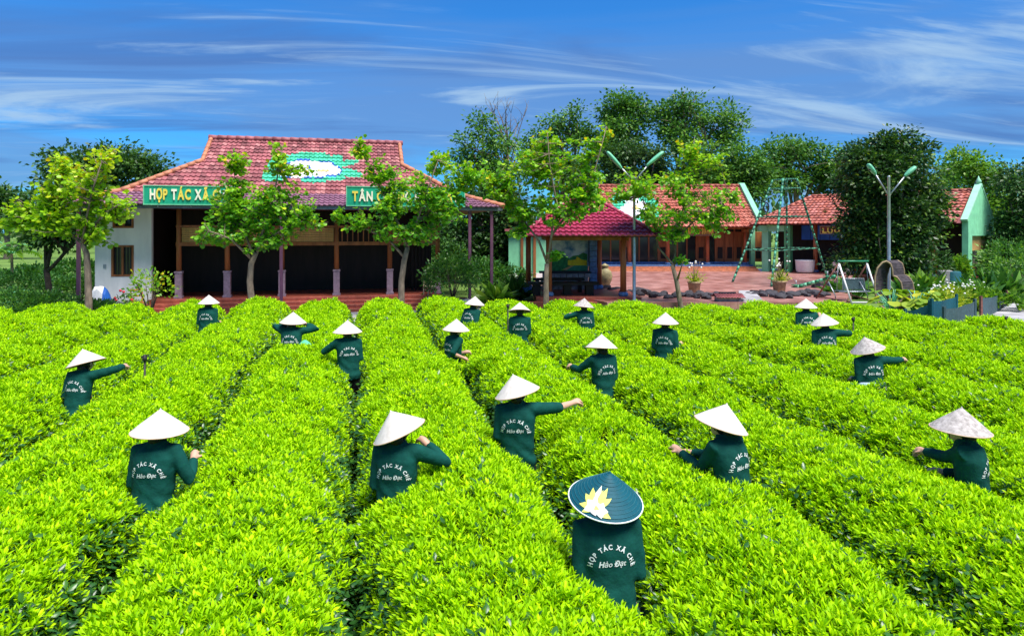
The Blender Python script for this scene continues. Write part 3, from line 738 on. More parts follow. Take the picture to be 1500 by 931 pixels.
# sign boards standing on the eave, raised letters one by one
def sign(label, px0, px1, py0, py1, Y, words, h, lean=0, cols=None, x_start=.22, base=.20, gap=1.0, fit=None):
    a = onY(px0, py1, Y); b = onY(px1, py0, Y); z1 = b.z; x1 = b.x
    t = thing('sign_board', label, 'sign', (a.x, Y, a.z))
    W, H = x1 - a.x, z1 - a.z
    MB().bbox(0, W, -.03, .03, 0, H, .008).build('board', m_sign, t)
    mb = MB(); w = .035
    mb.box(0, W, -.05, -.031, 0, w); mb.box(0, W, -.05, -.031, H - w, H); mb.box(0, w, -.05, -.031, w, H - w); mb.box(W - w, W, -.05, -.031, w, H - w)
    mb.build('border', m_light_green, t)
    for q in (.15, .5, .85): MB().bar((W*q, .03, -.05), (W*q, .45, H*.8), .04).build('strut', m_steel, t)
    x = 0; out = []
    for ch in words:
        if ch == ' ': x += .36; continue
        v, f = glyph(ch, .035); out.append((ch, x - (v[:,0].min()), v, f)); x += (v[:,0].max() - v[:,0].min()) + .10
    sc = h; kx = (W - 2 * x_start) / (x * sc) if fit else 1.0
    for i, (ch, x, v, f) in enumerate(out):
        mb = MB(); n = len(v)
        P = [(x_start + (p[0] + x) * sc * kx, -.075, base + p[1] * sc) for p in v] + [(x_start + (p[0] + x) * sc * kx, -.036, base + p[1] * sc) for p in v]
        ed = {}
        for q in f:
            for i0, i1 in zip(q, q[1:] + q[:1]): ed[(i0, i1)] = 1
        fs = [q for q in f] + [tuple(j + n for j in q[::-1]) for q in f] + [(i1, i0, i0 + n, i1 + n) for (i0, i1) in ed if (i1, i0) not in ed]
        mb.add(P, fs); mb.build('letter', cols[i % len(cols)] if cols else m_letter_y, t)
    return t
sign('green sign board with cream and yellow letters above the white corner room', 210, 347, 273, 300, 26.02, 'HỢP TÁC XÃ CHÈ', .50, cols=[m_letter_w, m_letter_y, m_letter_y], fit=True)
sign('green sign board half hidden by a young tree at the hall eave', 507, 681, 275, 302, 26.02, 'TÂN CƯƠNG HẢO ĐẠT', .50, cols=[m_letter_y, m_letter_w, m_letter_w], fit=True)

# ================================================================== PAVILION with the raspberry roof
PD = 27.2
pc = (CF(1.5, PD + 0) + CF(4.45, PD + 0)) / 2
pav_root = CF(3.0, PD + 1.6); 
pav = thing('garden_pavilion', 'open pavilion with a raspberry tiled roof and painted landscape wall', 'pavilion', (pav_root.x, pav_root.y, 0), -YAW)
PZ = .40
MB().bbox(-2.05, 2.1, -1.95, 2.3, 0, PZ, .015).build('platform', m_step, pav)
MB().bbox(-2.35, 2.4, -2.25, -1.952, 0, PZ - .16, .012).build('step', m_step, pav)
Lx = lambda px, d: (px - 750) / FOC * d - 3.0          # pixel column to pavilion x at depth d
colsP = [(Lx(804, PD), -1.6), (Lx(913, PD), -1.6), (Lx(774, PD + 3.6), 2.0), (Lx(877.5, PD + 3.6), 2.0)]
for (x, y) in colsP:
    c = MB().tube([(x, y, PZ + .16), (x, y, 2.95)], [.125, .115], 14).build('column', m_column, pav)
    MB().lathe([(.15, 0), (.19, .03), (.20, .09), (.17, .15), (.13, .18)], (x, y, PZ + .002), 14).build('base', m_bluestone, c)
ez = 2.95 + (HOR - 347) / FOC * (PD - .6) ; ex = 2.62; ey = 2.75; rz_ = ez + 1.5; rx_ = .55
for a, b in (((-1.6,-1.6),(1.6,-1.6)), ((-1.6,2.0),(1.6,2.0)), ((-1.6,-1.6),(-1.6,2.0)), ((1.6,-1.6),(1.6,2.0))):
    MB().bar((a[0], a[1], ez - .06), (b[0], b[1], ez - .06), .14, .16).build('beam', m_brown, pav)
mb = MB(); mb.add([(-ex,-ey,ez),(ex,-ey,ez),(ex,ey,ez),(-ex,ey,ez),(-rx_,0,rz_),(rx_,0,rz_)], [(0,1,5,4),(1,2,5),(2,3,4,5),(3,0,4),(3,2,1,0)])
pr = mb.build('roof', m_brown, pav)
mb = MB(); ps = math.hypot(ey, rz_ - ez)
tile_sheet(mb, (-ex,-ey-.04,ez+.03), (1,0,0), (0, ey, rz_-ez), [(0,0),(2*ex,0),(ex+rx_,ps),(ex-rx_,ps)], .235, .30, hump=.045, lift=.055)
tile_sheet(mb, (-ex,ey+.04,ez+.03), (1,0,0), (0, -ey, rz_-ez), [(0,0),(2*ex,0),(ex+rx_,ps),(ex-rx_,ps)], .235, .30, hump=.045, lift=.055)
psx = math.hypot(ex - rx_, rz_ - ez)
tile_sheet(mb, (-ex-.04,-ey,ez+.03), (0,1,0), (ex-rx_, 0, rz_-ez), [(0,0),(2*ey,0),(ey,psx)], .235, .30, hump=.045, lift=.055)
tile_sheet(mb, (ex+.04,-ey,ez+.03), (0,1,0), (-(ex-rx_), 0, rz_-ez), [(0,0),(2*ey,0),(ey,psx)], .235, .30, hump=.045, lift=.055)
mb.build('roof_tiles', m_pink_tile, pr, kind='stuff')
mb = MB()
for sx in (-1, 1):
    for sy in (-1, 1): cap_tiles(mb, (sx*(ex+.05), sy*(ey+.05), ez + .08), (sx*rx_, 0, rz_ + .08), .085, .36)
cap_tiles(mb, (-rx_-.1, 0, rz_+.09), (rx_+.1, 0, rz_+.09), .09, .36)
mb.build('hip_caps', m_pink_tile, pr, kind='stuff')
# painted wall and stone work at the back
md = PD + 3.7; my = 2.12
x0, x1 = Lx(806, md), Lx(862, md); zt = 2.95 + (HOR-351)/FOC*md; zm = 2.95 + (HOR-398)/FOC*md
MB().box(x0, x1, my, my + .12, PZ, zt).build('wall', m_bluestone, pav)
pn = MB().box(x0 + .03, x1 - .03, my - .03, my - .002, zm, zt - .02).build('painting', M('painted_sky', (.12,.36,.85), .6, .4, 2.2, col2=(.72,.82,.95)), pav)
W_ = x1 - x0; H_ = zt - zm
def flat(name, poly, k, mat): MB().prism([(x0 + W_ * a, zm + H_ * b) for a, b in poly], my - .032 - .003 * k, my - .031 - .003 * k + .001).build(name, mat, pn)
flat('painted_hills', [(.03,.03),(.97,.03),(.97,.55),(.86,.60),(.74,.52),(.6,.5),(.5,.42),(.36,.5),(.26,.66),(.14,.58),(.03,.62)], 1, M('painted_green', (.04,.26,.09), .6, .4, 9))
flat('painted_meadow', [(.35,.03),(.97,.03),(.97,.22),(.7,.26),(.5,.15)], 2, M('painted_meadow', (.05,.33,.20), .6, .2, 9))
flat('painted_house', [(.46,.20),(.95,.20),(.95,.36),(.82,.38),(.70,.48),(.66,.38),(.46,.36)], 3, M('painted_yellow', (.90,.70,.03), .6, .15, 9))
flat('painted_path', [(.30,.06),(.44,.06),(.62,.2),(.54,.2)], 4, M('painted_path', (.62,.38,.16), .6, .2, 9))
bw = MB(); zlow = zm - .03
for r_ in range(4):                                       # low wall of coursed grey stones
    for q in range(8):
        wq = (Lx(862, md - .5) - Lx(792, md - .5)) / 8; xo = Lx(792, md - .5) + q * wq + (wq * .3 if r_ % 2 else 0); hh = (zlow - PZ) / 4
        MB().bbox(xo, xo + wq * .94, my - .62 - random.uniform(0, .02), my - .4, PZ + r_ * hh, PZ + (r_ + 1) * hh * .99 - .012 if False else PZ + r_ * hh + hh * .93, .015).build('stone', m_grey_stone, pav)
MB().bbox(Lx(790, md - .5), Lx(866, md - .5), my - .66, my - .03, zlow, zlow + .08, .015).build('coping', m_dark_iron, pav)
sx0, sx1 = Lx(864, md - .4), Lx(875, md - .4)
for r_ in range(9):
    hh = (zt - PZ) / 9
    MB().bbox(sx0, sx1 - random.uniform(0, .02), my - .42, my + .1, PZ + r_ * hh, PZ + r_ * hh + hh * .95, .015).build('stone', m_bluestone, pav)
# low dark table on stub legs inside the pavilion
tb = CF((770+0) * 0 + (822-750)/FOC*(PD+.6) , PD + .7)
table = thing('low_table', 'long dark wooden bench table inside the raspberry roofed pavilion', 'table', (tb.x, tb.y, PZ), -YAW)
MB().bbox(-1.35, 1.5, -.42, .42, .42, .52, .02).build('top', m_wood, table)
for x in (-1.0, .25, 1.15): MB().bbox(x - .16, x + .16, -.3, .3, 0, .42, .015).build('leg', m_wood, table)
seat = CF((818-750)/FOC*(PD+2.0), PD + 1.9)
t = thing('wooden_bench', 'dark wooden bench behind the low table in the pavilion', 'bench', (seat.x, seat.y, PZ), -YAW)
MB().bbox(-1.1, 1.1, -.2, .2, .50, .60, .015).build('seat', m_wood, t)
for x in (-.9, .9): MB().bbox(x - .08, x + .08, -.17, .17, 0, .5, .01).build('leg', m_wood, t)

# ================================================================== DISPLAY HOUSE (right) facing the patio
HD = 47.0
hx0 = (855-750)/FOC*HD; hx1 = (1112-750)/FOC*HD; hxc = (hx0+hx1)/2
hr = CF(hxc, HD)
house = thing('display_house', 'low house with red clay roof, timber doors and brick steps behind the patio', 'building', (hr.x, hr.y, .30), -YAW)
zz_ = lambda py, d=HD: 2.95 + (HOR - py) / FOC * d - .30
hl, hrr = hx0 - hxc, hx1 - hxc
px2 = lambda px, d=HD: (px - 750) / FOC * d - hxc
fz = zz_(388); m_brick = M('orange_brick', (.46,.17,.09), .6, .25, 5)
MB().bbox(hl, hrr - .3, .3, 7.5, 0, fz, .015).build('floor_slab', m_bluestone, house)
for i in range(3): MB().bbox(hl, hrr - .2, .3 - .34 * (i + 1), .298 - .34 * i, 0, fz * (1 - (i + 1) / 3.6), .012).build('step', m_brick, house)
MB().bbox(hl, hrr, 1.5, 1.62, fz - .0, fz + .16, .01).build('wall_base', m_bluestone, house)
ev = zz_(333)
MB().box(hl, hrr - .3, 1.62, 1.75, fz, ev + .3).build('wall', m_wood, house)
for px in (925, 982, 1041, 1097):
    x = px2(px); c = MB().tube([(x, .75, fz + .14), (x, .75, ev + .1)], [.13, .12], 12).build('column', m_column, house)
    MB().lathe([(.19, 0), (.23, .05), (.2, .12), (.15, .15)], (x, .75, fz + .002), 12).build('base', m_bluestone, c)
    MB().bbox(x - .2, x + .2, .55, .95, ev - .35, ev - .1, .03).build('bracket', m_brown, c)
for i, px in enumerate(range(880, 1106, 14)):
    x = px2(px, HD + 1.4); d_ = MB(); w = 14 / FOC * (HD + 1.4)
    d_.box(x, x + .09, 1.54, 1.62, fz + .16, ev)
    o = d_.build('door_post', m_brown, house)
    if i % 4 == 2 or px > 1040:
        MB().bbox(x + .1, x + w - .02, 1.56, 1.60, fz + .16, ev - .3, .01).build('door_leaf', m_brown, house)
        MB().bbox(x + .2, x + w - .12, 1.54, 1.558, fz + .4, fz + 1.2, .01).build('door_panel', m_wood, house)
    else:
        MB().box(x + .1, x + w - .02, 1.58, 1.60, fz + .3, ev - .3).build('pane', m_glass, house)
MB().box(hl, hrr, .65, .85, ev - .12, ev + .06).build('beam', m_brown, house)
rz2 = zz_(274, HD + 3.6)
ov = -.5; ry2 = 3.6
mb = MB(); mb.add([(hl,ov,ev),(hrr,ov,ev),(hrr,ry2,rz2),(hl,ry2,rz2),(hl,2*ry2-ov,ev),(hrr,2*ry2-ov,ev)], [(0,1,2,3),(3,2,5,4),(1,5,2),(4,0,3),(0,4,5,1)])
rf = mb.build('roof', m_terracotta, house)
PET2 = [(926,296,10,9,0),(938,304,12,9,0),(920,308,12,8,0),(932,313,12,6,0),(945,309,9,6,0)]
LF2 = [(908,298,14,9,30),(915,314,14,8,0),(951,300,13,10,0),(955,314,11,8,0),(928,321,17,5,0),(938,290,14,7,0),(905,315,10,8,0),(906,290,8,7,0)]
def mural2(s, t):
    p = O3 + es3 * s + et3 * t; w = house.matrix_basis @ p
    px, py = to_px(w)
    if ellp(px, py, 931, 305, 5, 3): return 4
    if any(ellp(px, py, *e) for e in PET2): return 2
    if any(ellp(px, py, *e) for e in LF2): return 1
    return clay(s, t)
O3 = Vector((hl, ov - .04, ev + .03)); es3 = Vector((1,0,0)); et3 = Vector((0, ry2-ov, rz2-ev)).normalized(); l3 = math.hypot(ry2-ov, rz2-ev)
mb = MB(); tile_sheet(mb, O3, es3, et3, [(0,0),(hrr-hl,0),(hrr-hl,l3),(0,l3)], .27, .36, mural2, .05, .06)
m_t3 = M('bright_clay_tile', (.36,.105,.075), .5, .3, 2.2)
mb.build('roof_tiles', [m_t3] + ROOFM[1:7] + [M('dark_clay', (.24,.07,.05), .6, .3, 2), M('pale_clay', (.44,.16,.12), .6, .3, 2)], rf, kind='stuff')
mb = MB(); cap_tiles(mb, (hl, ry2, rz2 + .1), (hrr, ry2, rz2 + .1), .13, .4); mb.build('ridge_caps', m_t3, rf, kind='stuff')
mb = MB(); mb.bar((hrr, ov - .25, ev - .02), (hrr, ry2, rz2 + .16), .36, .34); mb.bar((hrr, ry2, rz2 + .16), (hrr, 2*ry2 - ov, ev), .36, .34); mb.box(hrr - .3, hrr + .22, ov - .45, ov + .1, ev - .25, ev + .12)
mb.build('verge', m_mint, rf)
MB().box(hrr - .15, hrr + .15, 1.2, 7, 0, ev).build('end_wall', m_mint, house)
# yellow lettering board under the eave
def yellow_sign(label, loc, rz, W, H, words):
    t = thing('sign_board', label, 'sign', loc, rz)
    MB().box(0, W, 0, .06, 0, H).build('board', M('maroon_board', (.16,.02,.02), .5, .1, 4), t)
    mb = MB(); w = .05; mb.box(0, W, -.03, -.001, 0, w); mb.box(0, W, -.03, -.001, H-w, H); mb.box(0, w, -.03, -.001, w, H-w); mb.box(W-w, W, -.03, -.001, w, H-w)
    mb.build('frame', m_plank_edge, t)
    x = 0; out = []
    for ch in words:
        if ch == ' ': x += .3; continue
        v, f = glyph(ch, .05); out.append((x - v[:,0].min(), v, f)); x += v[:,0].max() - v[:,0].min() + .07
    k = (W - .3) / x; kz = H * .78
    for (x_, v, f) in out:
        mb = MB(); mb.add([(.15 + (p[0] + x_) * k, -.02, H*.16 + p[1]*kz) for p in v], f); mb.build('letter', m_letter_y, t)
p = CF((992-750)/FOC*(HD+.3), HD - .1); 
yellow_sign('maroon board with bright yellow letters under the eave behind a young tree', (p.x, p.y, zz_(345) + .30), -YAW, 54/FOC*HD, 16/FOC*HD, 'NHÀ TRƯNG BÀY SẢN PHẨM')

# ================================================================== WING at the right, turned towards the camera
wa = CF((1118-750)/FOC*46.5, 46.5); wb_ = CF((1411-750)/FOC*38, 38)
dv = (wb_ - wa); WL = math.hypot(dv.x, dv.y); wang = math.atan2(dv.y, dv.x)
wing = thing('souvenir_wing', 'long clay roofed wing with mint green gable behind the large dark tree', 'building', (wa.x, wa.y, 0), wang)
# local: x along the front towards the gable, y into the building
we = 3.45; wrz = 5.3; WD = 5.2
MB().bbox(0, WL, .0, WD, 0, .35, .015).build('floor_slab', m_step, wing)
MB().box(0, WL - .3, 2.2, 2.35, .35, we).build('back_wall', m_wood, wing)
MB().box(0, .45, -.2, .25, .0, we - .05).build('pillar', m_mint, wing)
MB().box(1.55, 1.95, -.2, .2, .0, we - .05).build('pillar', m_mint_dark, wing)
MB().box(.45, 1.55, -.15, .15, we - .45, we - .06).build('lintel', m_mint, wing)
for x in (3.4, 5.9, 8.2, 10.2):
    c = MB().tube([(x, .3, .5), (x, .3, we)], [.14, .13], 12).build('column', m_column, wing)
    MB().lathe([(.19, 0), (.23, .05), (.2, .12), (.15, .16)], (x, .3, .352), 12).build('base', m_bluestone, c)
for q in range(7): MB().box(2.1 + q * .62, 2.1 + q * .62 + .58, 1.2, 1.25, we - 1.0, we - .05).build('blue_panel', m_blue_sheet, wing)
mb = MB(); mb.add([(-.6,-.7,we),(WL,-.7,we),(WL,WD/2,wrz),(2.2,WD/2,wrz),(-.6,WD+.7,we),(WL,WD+.7,we)], [(0,1,2,3),(3,2,5,4),(4,0,3),(0,4,5,1),(1,5,2)])
rf = mb.build('roof', m_terracotta, wing)
wl3 = math.hypot(WD/2+.7, wrz-we); mb = MB()
tile_sheet(mb, (-.6,-.74,we+.03), (1,0,0), (0, WD/2+.7, wrz-we), [(0,0),(WL+.6,0),(WL+.6,wl3),(2.8,wl3)], .27, .36, clay, .05, .06)
mb.build('roof_tiles', [m_t3] * 7 + [M('dark_clay', (.24,.07,.06), .6, .3, 2), M('pale_clay', (.42,.15,.13), .6, .3, 2)], rf, kind='stuff')
mb = MB(); cap_tiles(mb, (2.2, WD/2, wrz+.1), (WL, WD/2, wrz+.1), .12, .4); cap_tiles(mb, (-.6,-.7,we+.08), (2.2,WD/2,wrz+.1), .11, .4)
mb.build('ridge_caps', m_t3, rf, kind='stuff')
# mint gable with a parapet and an open bay below
m_mint_pale = M('pale_mint', (.30,.62,.44), .7, .08, 3)
gp = [(-.25, 0), (-.25, 3.75), (WD/2, 5.62), (WD + .25, 3.75), (WD + .25, 0), (WD - .55, 0), (WD - .55, 2.75), (.55, 2.75), (.55, 0)]
mb = MB(); nn_ = len(gp)
mb.add([(WL, y, z) for y, z in gp] + [(WL + .3, y, z) for y, z in gp], [(0,1,7,8),(1,2,3,6,7),(3,4,5,6)] + [(17,16,10,9),(16,15,12,11,10),(15,14,13,12)] + [(i, (i+1)%nn_, (i+1)%nn_+nn_, i+nn_) for i in range(nn_)])
g_ = mb.build('gable', m_mint, wing)
mb = MB(); mb.bar((WL + .15, -.45, 3.60), (WL + .15, WD/2, 5.72), .34, .14); mb.bar((WL + .15, WD + .45, 3.60), (WL + .15, WD/2, 5.72), .34, .14); mb.lathe([(.12,0),(.16,.1),(.05,.3),(.01,.42)], (WL+.15, WD/2, 5.8), 8)
mb.build('coping', m_mint_pale, g_)
MB().box(WL + .05, WL + .12, .56, WD - .56, 1.9, 2.7).build('blind', m_bamboo, g_)
MB().box(WL - .3, WL - .2, .5, WD - .5, 0, .9).build('sill_wall', m_step, wing)
p = wing.matrix_basis @ Vector((4.0, -.45, we - .62))
yellow_sign('maroon board with yellow letters beside blue panels, half behind the dark tree', p, wang, 2.9, .52, 'LƯU NIỆM')
for x, lab in ((2.9, 'white round planter tub under the blue panels'), (5.2, 'white round planter tub by the last visible red column')):
    p = wing.matrix_basis @ Vector((x, -.1, .352))
    t = thing('planter_tub', lab, 'planter', p); MB().lathe([(.50,0),(.55,.1),(.60,.75),(.62,.8),(.56,.8),(.53,.72)], n=20).build('tub', m_white_paint, t); MB().lathe([(.53,0),(.5,.02)], (0,0,.72), 20).build('soil', m_soil, t)
# pale mint wall of the shed left of the pavilion
p = CF((745-750)/FOC*36, 36)
shed = thing('mint_shed', 'plain mint green wall of a shed behind the pavilion columns', 'building', (p.x, p.y, 0), -YAW)
w = 56/FOC*36
MB().box(0, w, 0, 3, .25, 3.0).build('wall', m_mint, shed); MB().box(0.001, w - .001, -.02, 3, 0, .8).build('wall_base', m_white_wall, shed)
MB().box(-.2, w + .2, -.3, 3.3, 3.0, 3.12).build('roof', m_terracotta, shed)
for q in (.35, .68): MB().box(w*q - .07, w*q + .07, -.1, -.021, .3, 3.0).build('post', m_brown, shed)

# ================================================================== STREET FURNITURE AND GARDEN THINGS
def lamp(label, px, d, top_py, heads, fork_py, cap):
    b = at(px, HOR, d); b.z = 0
    t = thing('lamp_post', label, 'lamp post', b, -YAW, 'double armed green lamps')
    loc = lambda x, y: ((x - px) / FOC * d, 0, CAM_Z + (HOR - y) / FOC * d)
    zt = loc(0, top_py)[2]
    MB().lathe([(.16,0),(.16,.05),(.09,.07),(.085,.35),(.065,.40),(.06,zt*.6),(.05,zt),(.058,zt+.01),(.058,zt+.05),(.02,zt+.07)], n=12).build('pole', m_steel, t)
    for (hx, hy, tx, ty) in heads:
        a = Vector(loc(px, fork_py)); h = Vector(loc(hx, hy)); e = Vector(loc(tx, ty))
        arm = MB().tube([a, h + (e - h) * .15], .028, 8).build('arm', m_steel, t)
        ax = (e - h).normalized(); side = Vector((0, 1, 0)); nn = ax.cross(side); mb = MB(); v = []; f = []
        prof = [(0,.045,.04),(.06,.06,.05),(.22,.11,.07),(.5,.13,.085),(.8,.125,.08),(.95,.10,.06),(1,.03,.02)]; ln = (e - h).length
        for (s, wq, hq) in prof:
            for k in range(12):
                c_, s_ = math.cos(k*math.pi/6), math.sin(k*math.pi/6); v.append(h + ax * ln * s + side * wq * c_ + nn * hq * s_)
        for i in range(len(prof)-1):
            for k in range(12): j = (k+1) % 12; f.append((i*12+k, i*12+j, i*12+12+j, i*12+12+k))
        f += [tuple(range(12)), tuple(range(72, 84))]
        hd = mb.add(v, f, 0, True).build('lamp_head', m_light_green, t)
        MB().ell(h + ax * ln * .6 - Vector((0, 0, .05)), (.09, .09, .05), 10, 6).build('lens', m_glass, hd)
lamp('double armed green street lamp on a grey pole in front of the large dark tree', 1302, 26, 260, [(1283,256,1271,240),(1325,258,1341,244)], 287, 1)
lamp('double armed green street lamp on a grey pole behind the leafy young tree', 929, 26.4, 262, [(911,247,889,222),(947,243,972,222)], 266, 1)

m_green_dark = M('dark_green_paint', (.008,.09,.05), .45, .2, 5, spec=.5); m_green_paint2 = M('mid_green_paint', (.06,.30,.18), .45, .2, 5, spec=.5)
def banded(mb, a, b, r, n):
    a = Vector(a); b = Vector(b)
    for i in range(n): mb.tube([a.lerp(b, i/n), a.lerp(b, (i+1)/n)], r, 8, 0 if i % 2 else 1)
def gpt(px, py, z=.30): return onZ(px, py, z)
# tall swing frame of banded green poles
base = gpt(1140, 412)
sw = thing('swing_tower', 'tall four legged swing frame of green banded poles on the patio', 'swing frame', base)
tops = [at(1132,264,37.5), at(1147,262,36.6), at(1152,264,38.6), at(1167,262,37.8)]
feet = [gpt(1073,413), gpt(1130,420), gpt(1153,404), gpt(1212,407)]
for a, b in zip(tops, feet):
    mb = MB(); banded(mb, a - base, b - base, .06, 26); mb.build('leg', [m_green_dark, m_green_paint2], sw)
for f_ in (.0, .09, .37, .69):
    q = [t_.lerp(b_, f_) - base for t_, b_ in zip(tops, feet)]
    for i, j in ((0,1),(0,2),(1,3),(2,3)):
        mb = MB(); banded(mb, q[i], q[j], .032, 12); mb.build('crossbar', [m_green_dark, m_green_paint2], sw)
# seesaw
b0 = gpt(1195, 421); ss = thing('seesaw', 'green banded seesaw beam resting on a dark stub post', 'seesaw', b0)
a_, c_ = at(1154,424,33.0) - b0, at(1224,404.5,31.6) - b0
mb = MB(); banded(mb, a_, c_, .085, 12); mb.build('beam', [m_green_paint, m_light_green], ss)
MB().box(-.16, .16, -.12, .12, 0, (a_.lerp(c_, .58)).z - .05).build('post', m_dark_iron, ss)
for f_ in (.18, .84):
    p = a_.lerp(c_, f_); MB().tube([p, p + Vector((0,0,.32)), p + Vector((.0,.18,.34))], .02, 6).build('handle', m_steel, ss)
    MB().bbox(p.x - .17, p.x + .17, p.y - .13, p.y + .13, p.z + .085, p.z + .12, .01).build('seat', m_green_paint, ss)
# swing bench in a steel frame
d_ = 26.6; b0 = at(1243, HOR, d_); b0.z = .0
sb = thing('swing_bench', 'swing seat with a mesh back hanging in a white and rust frame', 'swing bench', b0, -YAW)
lp = lambda x, y, o=0: Vector(((x - 1243) / FOC * d_, o, CAM_Z + (HOR - y) / FOC * d_))
for name, a, b, r_, m_ in (('leg', lp(1229,386,-.0), lp(1238.5,446,-.55), .035, m_white_paint), ('leg', lp(1228,386), lp(1208,440,.75), .03, m_rust),
        ('leg', lp(1270,386), lp(1279,446,-.55), .035, m_white_paint), ('leg', lp(1270,386), lp(1257,436,.75), .03, m_rust),
        ('top_bar', lp(1227,382.5), lp(1272,382.5), .035, m_green_paint), ('bottom_bar', lp(1238,441,-.5), lp(1278,441,-.5), .035, m_white_paint),
        ('side_bar', lp(1238,441,-.5), lp(1209,436,.7), .025, m_rust), ('side_bar', lp(1278,441,-.5), lp(1258,434,.7), .025, m_rust)):
    MB().tube([a, b], r_, 8).build(name, m_, sb)
st = MB().tube([lp(1223,426,.1), lp(1272,426,.1)], .02, 6).tube([lp(1223,426,-.35), lp(1272,426,-.35)], .02, 6).build('seat', m_steel, sb)
for q in range(9): x = 1225 + q * 5.5; MB().bar(lp(x, 425.6, .1), lp(x, 425.6, -.35), .10, .012).build('slat', m_net_grey, st)
bk_ = MB().tube([lp(1237,425,.14), lp(1239,408.5,.24), lp(1270,408.5,.24), lp(1271,425,.14)], .018, 6).build('backrest', m_steel, sb)
MB().add([lp(1238,424,.15), lp(1270.5,424,.15), lp(1269.5,409,.24), lp(1239.5,409,.24)], [(0,1,2,3)]).build('mesh_panel', m_net_grey, bk_)
for x in (1224, 1271): MB().tube([lp(x,426,-.1), lp(x + (4 if x < 1240 else -2),384,0)], .012, 6).build('hanger', m_steel, sb)
MB().tube([lp(1217,413,.2), lp(1220,432,-.2), lp(1222,436,-.1)], .022, 6).build('arm', m_steel, sb)
MB().tube([lp(1263,413,.2), lp(1267,432,-.2), lp(1269,436,-.1)], .022, 6).build('arm', m_steel, sb)
# big heart of dark planks
d_ = 25.4; b0 = at(1296, HOR, d_); b0.z = 0
ht = thing('heart_arch', 'large dark plank heart seat standing beside the grey lamp pole', 'heart seat', b0, -YAW)
HP = [(1296,454),(1283,447),(1277,436),(1275,420),(1275.5,404),(1279,392),(1286,384),(1292,382),(1298,386),(1300.5,394),(1301,403),(1307,405),(1313,413),(1315.5,425),(1314,437),(1308,448),(1296,454)]
hp = [((x - 1296) / FOC * d_, CAM_Z + (HOR - y) / FOC * d_) for x, y in HP]
dense = []
for (a, b) in zip(hp, hp[1:]):
    for q in range(3): dense.append((a[0] + (b[0]-a[0])*q/3, a[1] + (b[1]-a[1])*q/3))
dense.append(hp[-1]); sh = Vector((.66, .42, 0))
for (a, b) in zip(dense, dense[1:]):
    A = Vector((a[0], -.3, a[1])); B = Vector((b[0], -.3, b[1])); t_ = (B - A); nn = Vector((-t_.z, 0, t_.x)).normalized() * .03
    A = A + t_ * .06; B = B - t_ * .06
    v = [A - nn, B - nn, B + nn, A + nn]; v += [p + sh for p in v]
    MB().add(v, [(0,1,2,3),(7,6,5,4),(0,4,5,1),(1,5,6,2),(2,6,7,3),(3,7,4,0)]).build('plank', m_plank, ht)
for o_ in (Vector((0,0,0)), sh):
    MB().tube([Vector((a[0], -.3, a[1])) + o_ for a in dense], .035, 6).build('edge_band', m_plank_edge, ht)

# pond edge rocks, one by one
def rock_mesh(seed):
    r = random.Random(seed); bm = bmesh.new(); bmesh.ops.create_icosphere(bm, subdivisions=2, radius=1)
    ax = [Vector((r.gauss(0,1), r.gauss(0,1), r.gauss(0,1))).normalized() for _ in range(9)]; cut = [r.uniform(.55,.9) for _ in ax]
    for v in bm.verts:
        for a, c in zip(ax, cut):
            q = v.co.dot(a)
            if q > c: v.co -= a * (q - c)
        v.co.z *= .6
    me = bpy.data.meshes.new('rock'); bm.to_mesh(me); bm.free(); me.materials.append(m_black_rock); return me
rocks = [rock_mesh(i) for i in range(6)]
def rock(px, py, s, z, label, grp):
    p = onZ(px, py, z); o = link('rock', rocks[random.randrange(6)]); o.location = (p.x, p.y, z + s * .25)
    o.scale = (s * random.uniform(.9, 1.4), s * random.uniform(.8, 1.2), s * random.uniform(.7, 1.2)); o.rotation_euler = (random.uniform(-.3,.3), random.uniform(-.3,.3), random.uniform(0, 6))
    o['label'] = label; o['category'] = 'rock'; o['group'] = grp
for i in range(46):
    f_ = i / 45; x = 890 + 172 * f_
    rock(x + random.uniform(-3,3), 424 + 10 * min(1, f_ * 2.2) + random.uniform(-2.5, 4), random.uniform(.14, .27), .30, 'black rock in the pond edging between pavilion and small tile roof', 'black rocks of the pond edge')
for i in range(28):
    f_ = i / 27; x = 1098 + 112 * f_
    rock(x + random.uniform(-3,3), 433 + 1.5 * math.sin(x / 12) + random.uniform(-3, 3), random.uniform(.14, .26), .30, 'black rock in the pond edging between grey slab and swing seat', 'black rocks beyond the slab')
# little tile roofed well cover and the pale slab
p = onZ(1066, 441, .30); w = 40/FOC*26.3
t = thing('well_cover', 'low brick well cover with a tiny red tile roof by the rocks', 'well cover', (p.x, p.y, .30), -YAW)
MB().bbox(-w*.42, w*.42, -.18, .25, 0, .16, .01).build('base', m_grey_stone, t)
mb = MB(); tile_sheet(mb, (-w*.5, -.32, .15), (1,0,0), (0,.4,.14), [(0,0),(w,0),(w,.40),(0,.40)], .11, .14, hump=.025, lift=.03); tile_sheet(mb, (-w*.5, .4, .15), (1,0,0), (0,-.4,.14), [(0,0),(w,0),(w,.40),(0,.40)], .11, .14, hump=.025, lift=.03)
MBt = mb.build('roof_tiles', m_terracotta, t, kind='stuff'); MB().bar((-w*.3,.04,.31), (w*.3,.04,.31), .12, .08).build('ridge', m_dark_iron, t)
a = onZ(1082,440.5,.34); b = onZ(1117,440.5,.34); c = onZ(1104,427,.34); d = onZ(1082,427,.34); m0 = (a+b+c+d)/4
t = thing('stone_slab', 'smooth pale grey slab lying beside the small tile roof', 'slab', (m0.x, m0.y, .30))
mb = MB(); q = [Vector((p.x-m0.x, p.y-m0.y, 0)) for p in (a,b,c,d)]
